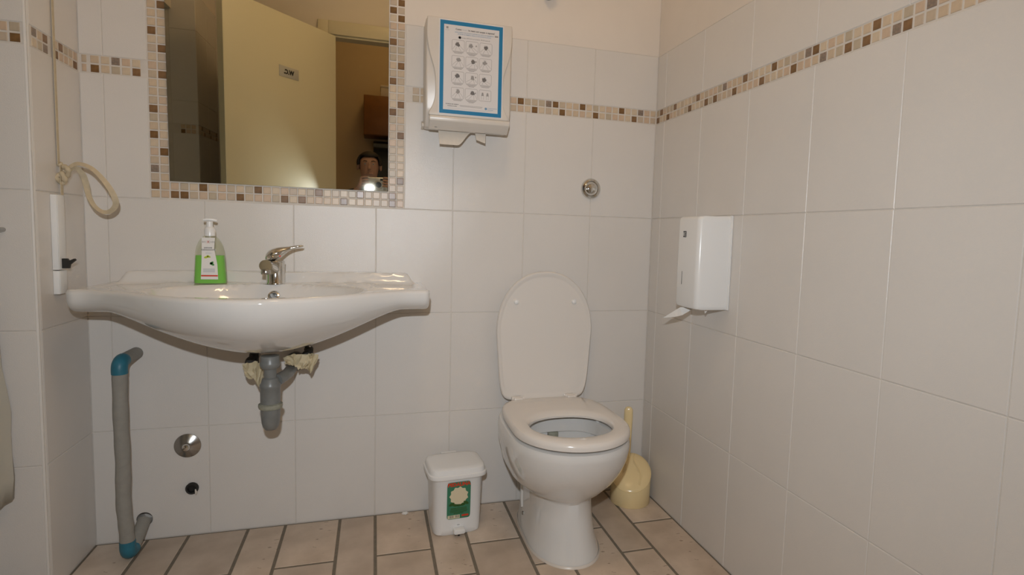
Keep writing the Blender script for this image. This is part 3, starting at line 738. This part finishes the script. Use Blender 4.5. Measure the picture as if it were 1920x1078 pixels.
# sheet of paper sticking out of its mouth
TPV = [(-.098, .044, -.003), (-.058, .020, .0), (-.078, .026, -.014), (-.096, .034, -.027), (-.104, .050, -.033), (-.120, .078, -.040), (-.130, .092, -.043), (-.112, .064, -.020)]
sh = from_data('toilet_paper', TPV, [(0, 1, 2), (0, 2, 3), (0, 3, 4), (0, 4, 7), (7, 4, 5), (7, 5, 6)], 'paper'); sh.location = (XR, -.457, .7735)
so2 = sh.modifiers.new('thickness', 'SOLIDIFY'); so2.thickness = .0006
tag(sh, 'loose white sheet of toilet paper curling out of its dispenser', 'toilet paper')
prism('toilet_paper', [(0, 0), (.016, 0), (.007, -.013)], -.0005, .0005, 'paper', None)
o_ = bpy.data.objects['toilet_paper.001']; o_.location = (XR-.062, -.488, .7745); o_.rotation_euler = (0, 0, R(-62)); tag(o_, 'tiny pointed corner of toilet paper under the dispenser', 'toilet paper')

# ================================================================== TOILET
TOX = 1.1555
toi = thing('toilet', 'white ceramic floor toilet with raised lid and bare seat', 'toilet', (TOX, 0, 0), R(0.0))
NT = 64
def egg(hw_, yb, yf, n=NT, eb=3.0, ef=2.1, sp=.42):
    """outline: yb back edge, yf front edge (negative y is forwards)"""
    ym = yb+(yf-yb)*sp; out = []
    for k in range(n):
        t = 2*math.pi*k/n; c, s = math.cos(t), math.sin(t)
        if s < 0: e = ef; L = ym-yf
        else: e = eb; L = yb-ym
        out.append((hw_*math.copysign(abs(c)**(2/e), c), ym+L*math.copysign(abs(s)**(2/e), s)))
    return out
def ring(z, *a, **k): return [(x, y, z) for x, y in egg(*a, **k)]
K = dict(sp=.58)
B_ = dict(eb=3.2, sp=.60)
outer = [ring(.0, .113, -.045, -.474, **B_), ring(.008, .112, -.045, -.472, **B_), ring(.025, .1065, -.04, -.462, **B_), ring(.06, .1005, -.035, -.446, **B_), ring(.11, .097, -.03, -.430, **B_),
         ring(.168, .099, -.025, -.420, eb=4, sp=.58), ring(.181, .112, -.022, -.428, eb=5, sp=.5), ring(.197, .137, -.025, -.452, eb=5, sp=.56), ring(.229, .165, -.035, -.480, eb=4.5, **K), ring(.268, .177, -.04, -.512, eb=4, **K),
         ring(.307, .187, -.03, -.534, eb=4, **K), ring(.345, .190, -.03, -.546, eb=4, **K), ring(.360, .1885, -.032, -.548, eb=4, **K), ring(.3705, .184, -.035, -.544, eb=4, **K), ring(.3735, .176, -.045, -.536, eb=4, **K)]
inner = [ring(.3735, .138, -.205, -.497, **K), ring(.369, .132, -.21, -.491, **K), ring(.328, .130, -.212, -.489, **K), ring(.324, .136, -.205, -.495, **K), ring(.320, .144, -.198, -.503, **K), ring(.285, .136, -.20, -.490, **K),
         ring(.240, .112, -.21, -.46), ring(.20, .082, -.225, -.41), ring(.175, .055, -.23, -.34), ring(.163, .035, -.24, -.30)]
loft('bowl', outer+inner, 'ceramic', toi, cap0=True, cap1=True)
from_data('water', [(x, y, .181) for x, y in egg(.0575, -.228, -.345)], [tuple(range(NT))], 'water', toi)
box('flush_inlet', (-.024, -.214, .292), (.012, -.198, .326), 'trap_ring', toi, .004)
# seat
so, si = egg(.1813, -.060, -.553, eb=4.2, ef=2.0, sp=.62), egg(.1285, -.258, -.485, eb=2.2, ef=2.1, sp=.48)
cs = [(s_, z_-.0088) for s_, z_ in [(0, .398), (0, .404), (.05, .4125), (.16, .4165), (.55, .4175), (.88, .4160), (.965, .4115), (1, .403), (.99, .3945), (.94, .3920), (.2, .3925), (.05, .3945)]]
loft('seat', [[(a[0]+(b[0]-a[0])*s, a[1]+(b[1]-a[1])*s, z) for a, b in zip(si, so)] for s, z in cs], 'seatpl', toi, wrap=True)
for x, y in ((-.13, -.27), (.13, -.27), (-.10, -.47), (.10, -.47)): lathe('seat_buffer', [(.001, .3725), (.009, .3725), (.009, .384), (.001, .384)], 'wplast', toi, 12, (x, y, 0))
# hinges
for x in (-.098, .098):
    box('hinge', (x-.016, -.094, .379), (x+.016, -.058, .4125), 'seatpl', toi, .004)
    lathe('hinge_bolt', [(.001, x-.022), (.0075, x-.022), (.0075, x+.022), (.001, x+.022)], 'seatpl', toi, 14, (0, -.076, .4075), 'X')
# lid: built flat (x, s) then leaned against the wall
lid_o = []
for k in range(72):
    t = 2*math.pi*k/72; c, s = math.cos(t), math.sin(t)
    if s >= 0: lid_o.append((.1770*math.copysign(abs(c)**(2/2.15), c), .245+.216*abs(s)**(2/2.15)))
    else: 
        q = abs(s); yy = .245-.243*q**(2/11); lid_o.append((.1770*math.copysign(abs(c)**(2/11), c)*(1-.125*((.245-yy)/.243)**1.5), yy))
A0 = Vector((.003, -.054, .3930)); lean = math.atan2(.012, .455)
def lidp(x, s, d): 
    return A0+Vector((x, s*math.sin(lean)-d*math.cos(lean), s*math.cos(lean)+d*math.sin(lean)*-1*-1*-1))
def lsc(f, d): 
    return [lidp(x*f, .235+(s-.235)*f, d) for x, s in lid_o]
lid = loft('lid', [lsc(.90, .0005), lsc(.925, .0015), lsc(.955, .006), lsc(.98, .0062), lsc(.996, .003), lsc(1, -.003), lsc(.992, -.010), lsc(.96, -.0155), lsc(.85, -.018)], 'seatpl', toi)
for x in (-.107, .107):
    c0 = lidp(x, .352, 0); 
    b_ = lathe('lid_buffer', [(.0085, .0005), (.0085, -.006), (.006, -.0085), (.0001, -.0092)], 'wplast', lid, 18, (c0.x, c0.y, c0.z), 'Y')
pr2 = lidp(.01, .288, .0008)
# side rib and bolt cap of the pedestal
for sx in (-1, 1):
    rib = catmull([(sx*.089, -.150, .178), (sx*.090, -.155, .13), (sx*.092, -.165, .085), (sx*.094, -.180, .060)], 6)
    tube('side_rib', rib, [.0100]*len(rib), 'ceramic', toi, 10)
    lathe('bolt', [(.0001, sx*.1035), (.0065, sx*.1035), (.0065, sx*.095), (.0001, sx*.095)], 'dchrome', toi, 14, (0, -.200, .050), 'X')
loft('sealant', [[(x*f, -.245+(y+.245)*f, z) for x, y in egg(.113, -.045, -.474, **B_)] for f, z in ((1.0, .0002), (1.022, .0002), (1.018, .003), (1.0, .007))], 'trap_ring', toi, False, False).data.materials[0] = M['wplast2']

# ================================================================== PEDAL BIN
bn = thing('pedal_bin', 'small white plastic pedal bin with green sticker standing by the wall', 'bin', (.833, -.130, 0), R(4.5))
def rr(a, b, z, e=5): return [(x, y, z) for x, y in sup(a, b, 48, e)]
bucket = loft('bucket', [rr(.072, .062, 0), rr(.0765, .066, .004), rr(.0785, .068, .02), rr(.084, .0725, .195), rr(.086, .074, .198)], 'wplast', bn)
loft('lid', [rr(.088, .076, .192), rr(.0962, .083, .193), rr(.0975, .084, .200), rr(.0968, .0833, .205), rr(.0930, .0795, .2075), rr(.0915, .078, .216), rr(.0895, .0765, .2215), rr(.085, .072, .2245), rr(.07, .058, .2258), rr(.03, .025, .2263)], 'wplast', bn)
box('hinge', (-.032, .070, .188), (.024, .094, .224), 'wplast', bn, .005)
pd = prism('pedal', [(-.018, .028), (.018, .028), (.019, .015), (.014, .012), (-.014, .012), (-.019, .015)], -.066, -.092, 'wplast', bn, bev=.003)
box('pedal_arm', (-.003, -.078, .001), (.003, -.062, .016), 'black', bn)
carve(bucket, [box('cutter', (-.004, -.0801, .0325), (.004, -.050, .0355), 'wplast', bn)])
st = prism('sticker', [(p[0], .1185+p[1]) for p in sup(.0385, .0625, 40, 12)], -.0, -.0006, 'stgreen', bn)
st.location = (-.0005, -.0712, 0); st.rotation_euler = (R(2.0), 0, 0)
st.location = (-.0005, -.0674, 0)
def sm(x, z, d=-.0008): return Matrix(((1, 0, 0, x), (0, 0, -1, d), (0, 1, 0, z), (0, 0, 0, 1)))
text('sticker_title', 'PEDALINA', .0160, 'stred', st, sm(0, .1725), bold=.0008)
bu = []
for k in range(22):
    t = 2*math.pi*k/22; q = 1.0 if k % 2 else .86; bu.append((.030*q*math.cos(t)*1.05, .1335+.032*q*math.sin(t)))
prism('sticker_burst', bu, -.0004, -.0009, 'stcream', st)
for x, z, s, a in ((-.023, .107, .010, .4), (.024, .108, .010, 2.6), (-.012, .103, .009, -.2), (.013, .103, .009, 3.3), (0, .1015, .008, 0)):
    prism('sticker_leaf', [(x+s*math.cos(t)*math.cos(a)-.5*s*math.sin(t)*math.sin(a), z+s*math.cos(t)*math.sin(a)+.5*s*math.sin(t)*math.cos(a)) for t in [2*math.pi*k/10 for k in range(10)]], -.0006, -.0011, 'stleaf', st)
for k in range(5):
    wd = (.026, .027, .029, .027, .016)[k]; z = .0935-k*.0044
    prism('sticker_text_line', [(-wd, z), (wd, z), (wd, z-.0022), (-wd, z-.0022)], -.0004, -.0009, 'stleaf', st)
prism('sticker_code_panel', [(-.0355, .0695), (.004, .0695), (.004, .058), (-.0355, .058)], -.0004, -.0009, 'stcream', st)
for k in range(12):
    x = -.030+k*.0024+(.004 if k > 5 else 0); prism('sticker_bar', [(x, .0685), (x+(.0014 if k % 3 else .0008), .0685), (x+(.0014 if k % 3 else .0008), .0605), (x, .0605)], -.0008, -.0012, 'ink', st)
prism('sticker_logo', [(p[0]+.0215, .0655+p[1]) for p in sup(.0115, .0032, 20, 4)], -.0004, -.0010, 'stred', st)

# ================================================================== TOILET BRUSH
br = thing('toilet_brush', 'cream plastic toilet brush in a slanted round holder in the corner', 'toilet brush', (1.494, -.100, 0), R(-26))
rb_n = 48; rad = .0735
def cut(x, y): return .108+.62*y if True else 0       # slanted top: low in front (-y), high behind
rg = [[(rad*.97*math.cos(2*math.pi*k/rb_n), rad*.97*math.sin(2*math.pi*k/rb_n), 0) for k in range(rb_n)], [(rad*math.cos(2*math.pi*k/rb_n), rad*math.sin(2*math.pi*k/rb_n), .003) for k in range(rb_n)]]
rg.append([(rad*math.cos(2*math.pi*k/rb_n), rad*math.sin(2*math.pi*k/rb_n), cut(0, rad*math.sin(2*math.pi*k/rb_n))) for k in range(rb_n)])
for f, h in ((.985, .003), (.93, .007), (.75, .012), (.5, .016), (.2, .018)):
    rg.append([(f*rad*math.cos(2*math.pi*k/rb_n), f*rad*math.sin(2*math.pi*k/rb_n), cut(0, f*rad*math.sin(2*math.pi*k/rb_n))+h) for k in range(rb_n)])
hold = loft('holder', rg, 'cplast', br)
tube('rim', [(rad*1.0*math.cos(2*math.pi*k/48), rad*1.0*math.sin(2*math.pi*k/48), cut(0, rad*math.sin(2*math.pi*k/48))) for k in range(49)], .0016, 'cplast', hold, 8)
def onface(u, v):
    f = math.hypot(u, v); h = lerp_tab([(0, .0185), (.2, .018), (.5, .016), (.75, .012), (.93, .007), (.985, .003), (1, 0)], f)
    return (u*rad, v*rad, cut(0, v*rad)+h+.0004)
for pts in ([(.12, .95), (.10, .6), (.22, .25), (.42, -.05), (.52, -.38), (.42, -.68)], [(-.30, .20), (-.40, -.05), (-.42, -.30)]):
    carve(hold, [tube('cutter', [onface(p.x, p.y) for p in catmull([(a, b, 0) for a, b in pts], 6)], .0017, 'cplast', br, 8)])
hn = [[(x-.018, y+.052, z) for x, y in sup(a, b, 18, 2.6)] for z, a, b in ((.10, .0125, .008), (.20, .0140, .009), (.310, .0165, .0095), (.330, .0160, .0092), (.338, .0120, .0065), (.342, .006, .004))]
loft('handle', hn, 'cplast', br)

# ================================================================== LEFT RETURN: STRAP, WINDER, KNOB, CURTAIN
win_box = thing('strap_winder', 'white and cream shutter strap winder plate on the narrow return wall', 'strap winder', (XL, -.166, .789))
for z0, z1 in ((0, .0618), (.0645, .2615)):          # two covers with an open joint between them
    box('casing', (.0004, -.017, z0), (.0140, .022, z1), 'wplast', win_box, .0008)
    box('face_plate', (.0141, -.0145, z0+.001), (.0152, .0215, z1-.001), 'wplast', win_box, .0004)
prism('strap_guide', [(.0148, .094), (.026, .094), (.030, .088), (.042, .094), (.045, .090), (.032, .078), (.030, .068), (.0148, .068)], -.004, .006, 'black', win_box)
ss = thing('shutter_strap', 'cream shutter pull strap knotted into a hanging loop beside the mirror', 'strap', (XL, -.14, 1.13))
box('hanging_strap', (.003, -.004, .0), (.0045, .006, CEIL-1.13-.002), 'strap', ss)
box('hanging_strap', (.008, -.005, -.0785), (.0095, .007, .0), 'strap', ss)
lp = [(0.0177, 0.0, -0.0166), (0.0329, -0.004, -0.002), (0.0527, -0.008, 0.0058), (0.0828, -0.012, -0.0054), (0.1117, -0.014, -0.038), (0.1308, -0.012, -0.074), (0.1328, -0.006, -0.0996), (0.1177, 0.0, -0.1173), (0.0976, 0.004, -0.1195), (0.0788, 0.006, -0.1043), (0.0662, 0.006, -0.0761), (0.0619, 0.004, -0.045), (0.0562, 0.002, -0.0212), (0.0431, 0.0, -0.0052), (0.0264, 0.002, -0.0131)]
cv = catmull(lp, 6); n_ = len(cv); rg = []
for i, p in enumerate(cv):
    d = (cv[min(i+1, n_-1)]-cv[max(i-1, 0)]).normalized(); t = i/(n_-1)
    view = Vector((.42, -.9, 0)); wdir = d.cross(view).normalized(); tw = .75*math.sin(t*7+.6)
    wdir = (wdir*math.cos(tw)+view.normalized()*math.sin(tw)).normalized(); nn = d.cross(wdir).normalized()
    h = .0070*(.6+.4*smooth01(min(t, 1-t)*6)); q = .0005
    rg.append([p+wdir*h+nn*q, p-wdir*h+nn*q, p-wdir*h-nn*q, p+wdir*h-nn*q])
loft('loop', rg, 'strap', ss)
kn = [Vector(p) for p in [(0.0042, 0.0, 0.005), (0.011, 0.0, -0.003), (0.0228, 0.0, -0.005), (0.0272, 0.0, -0.016), (0.0173, 0.0, -0.0279), (0.0055, 0.0, -0.0257), (0.0005, 0.0, -0.0345), (0.006, 0.0, -0.0454), (0.0156, 0.0, -0.0421), (0.0161, 0.0, -0.028), (0.0093, 0.0, -0.0199)]]
kn = [p+Vector((0, .006*math.sin(i*1.9), 0)) for i, p in enumerate(kn)]
kc = catmull(kn, 6); tube('knot', kc, [.0062+.0012*math.sin(i*.9) for i in range(len(kc))], 'strap', ss, 10)
hk = thing('curtain_hook', 'small beige metal holdback knob on the pier beside the niche', 'hook', (-.303, NICHE_Y0, .957))
tube('stem', [(0, -.0003, 0), (0, -.045, 0)], .006, 'dchrome', hk, 12)
lathe('knob', [(.006, -.03), (.0105, -.034), (.012, -.05), (.010, -.058), (.001, -.060)], 'wplast2', hk, 18, (0, 0, 0), 'Y')
cu_rg = []
for i in range(61):
    t = i/60; y = NICHE_Y0-.012-.55*t; r_ = []
    for k in range(31):
        s = k/30; z = 1.98-(1.70+.035*math.sin(t*9)-.05*t)*s
        bulge = .030*smooth01((s-.62)/.3)*(1-t)**2
        x = -.338+.010*math.sin(t*55+s*.8)+.004*math.sin(t*131+s*7)+bulge+.0025*math.sin(s*60+t*20)
        r_.append((x, y+.004*math.sin(s*23), z))
    cu_rg.append(r_)
cur = loft('curtain', cu_rg, 'curtain', None, False, False, closed=False); tag(cur, 'pale crinkled translucent curtain hanging in the window niche', 'curtain')
sm_ = cur.modifiers.new('thickness', 'SOLIDIFY'); sm_.thickness = .0012

# small scrap of paper on the floor
bm = bmesh.new(); bmesh.ops.create_icosphere(bm, subdivisions=2, radius=1); r_ = random.Random(2)
for v in bm.verts: v.co = Vector((v.co.x*.013*(.6+.6*r_.random()), v.co.y*.007*(.6+.6*r_.random()), max(0, .004+v.co.z*.006*(.4+.8*r_.random()))))
scrap = from_bm('paper_scrap', bm, 'paper'); scrap.location = (.678, -.018, .0003); tag(scrap, 'tiny torn white paper scrap on the floor against the wall', 'paper scrap')

# ================================================================== WHAT THE MIRROR SHOWS
sg = thing('wc_sign', 'small brushed metal W.C. plate fixed to the open door', 'sign', (.305, DOORW+.012, 0), DANG)
box('plate', (.322, -.0425, 1.765), (.468, -.0402, 1.825), 'sign', sg, .0006)
text('lettering', 'W.C.', .034, 'kblack', sg, Matrix(((1, 0, 0, .3975), (0, 0, -1, -.0428), (0, 1, 0, 1.795), (0, 0, 0, 1))) @ Matrix.Identity(4), bold=.0022)
cab = thing('wall_cabinet', 'brown wooden wall cabinet hanging in the corridor', 'cabinet', (.90, -3.62, 1.663))
box('carcass', (-.42, .0005, 0), (.42, .30, .335), 'wood', cab, .003)
for k in (0, 1):
    d_ = box('cabinet_door', (-.418+k*.419, .3005, .004), (-.003+k*.419, .318, .331), 'wood', cab, .003)
    lathe('knob', [(.001, .318), (.006, .318), (.009, .334), (.001, .337)], 'dchrome', d_, 12, (-.05+k*.1, 0, .05), 'Y')
hod = thing('cooker_hood', 'dark grey metal hood below the wooden wall cabinet', 'hood', (.92, -3.62, 1.063))
box('panel', (-.36, .0005, 0), (.36, .05, .578), 'hood', hod, .003)
prism('visor', [(.05, .50), (.28, .50), (.28, .535), (.05, .578)], -.36, .36, 'hood', hod, plane='YZ', bev=.003)
stb = thing('storage_box', 'pale cardboard box on top of the wooden wall cabinet', 'box', (.92, -3.45, 1.9985))
box('carton', (-.30, -.10, 0), (.22, .11, .075), 'wplast2', stb, .003)
box('carton_lid', (-.304, -.104, .075), (.224, .114, .095), 'wplast2', stb, .003)
# ---- the photographer, seen in the mirror
per = thing('person', 'person in a dark jacket standing in the doorway raising a silver camera', 'person', (.545, -2.372, 0))
per.scale = (.943, .943, .943)
J = {}
def skin_mesh(name, verts, edges, rad, m, parent, root=0, sub=2):
    me = bpy.data.meshes.new(name); me.from_pydata(verts, edges, []); me.update()
    o = bpy.data.objects.new(name, me); col.objects.link(o)
    sk = o.modifiers.new('skin', 'SKIN'); sk.use_smooth_shade = True; sk.branch_smoothing = .6
    for i, r in enumerate(rad):
        sv = me.skin_vertices[0].data[i]; sv.radius = r if isinstance(r, tuple) else (r, r); sv.use_root = (i == root)
    sb = o.modifiers.new('sub', 'SUBSURF'); sb.levels = sub; sb.render_levels = sub
    dg = bpy.context.evaluated_depsgraph_get(); me2 = bpy.data.meshes.new_from_object(o.evaluated_get(dg)); bpy.data.objects.remove(o)
    for p in me2.polygons: p.use_smooth = True
    me2.materials.clear(); me2.materials.append(M[m]); me2.name = name
    return link(bpy.data.objects.new(name, me2), parent)
V = []; E_ = []; RA = []
def jv(name, p, r, to=None):
    J[name] = len(V); V.append(p); RA.append(r)
    if to: E_.append((J[to], J[name]))
jv('pelvis', (0, 0, .80), (.150, .105)); jv('waist', (0, .005, .93), (.130, .092), 'pelvis'); jv('chest', (0, .01, 1.10), (.155, .105), 'waist'); jv('upper', (0, .01, 1.215), (.120, .085), 'chest')
jv('neck', (-.005, .035, 1.285), (.052, .054), 'upper'); jv('jaw', (-.008, .085, 1.345), (.062, .070), 'neck'); jv('skull', (-.010, .085, 1.425), (.080, .094), 'jaw'); jv('crown', (-.010, .075, 1.490), (.062, .072), 'skull')
for s, n in ((-1, 'L'), (1, 'R')):
    jv('sh'+n, (s*.165, .015, 1.195), .058, 'upper'); jv('el'+n, (s*.245, .105, .985), .043, 'sh'+n); jv('fo'+n, (s*.190+.012, .220, 1.12), .036, 'el'+n); jv('wr'+n, (s*.118+.03, .295, 1.232), .026, 'fo'+n)
    jv('pa'+n, (s*.100+.033, .325, 1.262), (.020, .028), 'wr'+n); jv('kn'+n, (s*.100+.034, .343, 1.285), (.016, .030), 'pa'+n)
    for q in range(4):
        y = .325+.010*q-.012; z = 1.312-.012*q
        jv('f%d%s' % (q, n), (s*.096+.035, .350-.004*q, 1.318-.019*q), .0085, 'kn'+n)
        jv('g%d%s' % (q, n), (s*(.070-.003*q)+.035, .368-.002*q, 1.322-.019*q), .0080, 'f%d%s' % (q, n))
        jv('h%d%s' % (q, n), (s*(.050-.003*q)+.035, .366-.002*q, 1.321-.019*q), .0070, 'g%d%s' % (q, n))
    jv('t1'+n, (s*.086+.034, .305, 1.270), .0105, 'pa'+n); jv('t2'+n, (s*.062+.034, .297, 1.276), .0090, 't1'+n); jv('t3'+n, (s*.042+.034, .300, 1.280), .0080, 't2'+n)
    jv('hip'+n, (s*.095, 0, .74), .092, 'pelvis'); jv('knee'+n, (s*.105, .045, .42), .058, 'hip'+n); jv('ank'+n, (s*.11, 0, .085), .042, 'knee'+n); jv('heel'+n, (s*.11, -.02, .045), .040, 'ank'+n); jv('toe'+n, (s*.12, .155, .030), (.034, .026), 'heel'+n)
bod = skin_mesh('body', V, E_, RA, 'skin', per)
me = bod.data
for k in ('shirt', 'trousers', 'shoe'): me.materials.append(M[k])
for p in me.polygons:
    c = p.center
    hand = c.y > .265 and c.z > 1.2
    if c.z < .10: p.material_index = 3
    elif c.z < .84 : p.material_index = 2
    elif c.z < 1.262 and not hand: p.material_index = 1
# face details and hair
for s in (-1, 1):
    e_ = lathe('eye', [(.0001, 0), (.005, .001), (.0062, .003), (.0001, .007)], 'paper', bod, 14, (-.010+s*.029, .160, 1.425), 'Y')
    lathe('iris', [(.0001, .0050), (.0042, .0050), (.0040, .0072), (.0001, .0082)], 'kblack', e_, 12, (-.010+s*.029, .160, 1.425), 'Y')
    loft('ear', [[(-.010+s*(.080+.012*f)+0, .070+a*.016*g, 1.410+b_*.028*g) for a, b_ in sup(1, 1, 14, 2)] for f, g in ((-.8, .6), (0, 1), (.6, .95), (.9, .5))], 'skin', bod)
    tube('eyebrow', [(-.010+s*.014, .168, 1.443), (-.010+s*.030, .167, 1.448), (-.010+s*.046, .156, 1.443)], [.003, .0035, .002], 'hair', bod, 8)
tube('nose', catmull([(-.010, .162, 1.432), (-.010, .178, 1.412), (-.010, .189, 1.396), (-.010, .172, 1.388)], 4), [.007]*5+[.0085]*4+[.0115]*3+[.009], 'skin', bod, 12)
tube('mouth', [(-.034, .146, 1.358), (-.010, .158, 1.361), (.014, .146, 1.358)], [.004, .0065, .004], 'skin', bod, 10)
bm = bmesh.new(); bmesh.ops.create_uvsphere(bm, u_segments=28, v_segments=16, radius=1)
for v in list(bm.verts): v.co = Vector((-.010+v.co.x*.090, .074+v.co.y*.106, 1.437+v.co.z*.088))
dead = [v for v in bm.verts if (v.co.y > .125 and v.co.z < 1.478) or (v.co.z < 1.415 and v.co.y > .045) or v.co.z < 1.36]
bmesh.ops.delete(bm, geom=dead, context='VERTS')
hr = from_bm('hair', bm, 'hair', per, True); so_ = hr.modifiers.new('thick', 'SOLIDIFY'); so_.thickness = .012
ca = [(-.006+.062*math.cos(t)*1.05, .035+.062*math.sin(t), 1.262+.012*math.sin(t)) for t in [2*math.pi*k/24 for k in range(25)]]
tube('collar', ca, .0085, 'collar', per, 10)
# ---- the silver camera in the person's hands, with its flash
cm = thing('camera', 'silver compact camera with lit flash held up in the doorway', 'camera', (.581, -2.045, 1.153))
box('body', (-.0745, -.030, 0), (.0745, 0, .096), 'silver', cm, .006, 3)
lathe('lens_barrel', [(.030, 0), (.030, .012), (.026, .013), (.026, .020), (.021, .021), (.001, .019)], 'dchrome', cm, 32, (.016, 0, .046), 'Y')
lathe('lens_glass', [(.0001, .0195), (.019, .0195), (.0190, .0212), (.0001, .0225)], 'lens', cm, 28, (.016, 0, .046), 'Y')
fp = box('flash_window', (-.062, -.0005, .010), (-.020, .0022, .036), 'flashp', cm, .001)
box('grip_panel', (.048, -.0005, .012), (.066, .0030, .070), 'dchrome', cm, .001)
box('viewfinder', (.026, -.0005, .074), (.044, .0022, .088), 'lens', cm, .001)
lathe('shutter_button', [(.001, .096), (.008, .096), (.008, .100), (.001, .100)], 'chrome', cm, 16, (-.05, -.014, 0))
ld = bpy.data.lights.new('flash_light_offscreen', 'AREA'); ld.shape = 'RECTANGLE'; ld.size = .038; ld.size_y = .022; ld.energy = FLASH_W; ld.color = (.90, .95, 1.0); ld.spread = R(146)
lo = bpy.data.objects.new('flash_light_offscreen', ld); col.objects.link(lo); lo.parent = cm; lo.location = (-.041, .006, .023)
dv = Vector((.16, 1, -.14)).normalized(); lo.rotation_euler = dv.to_track_quat('-Z', 'Y').to_euler()
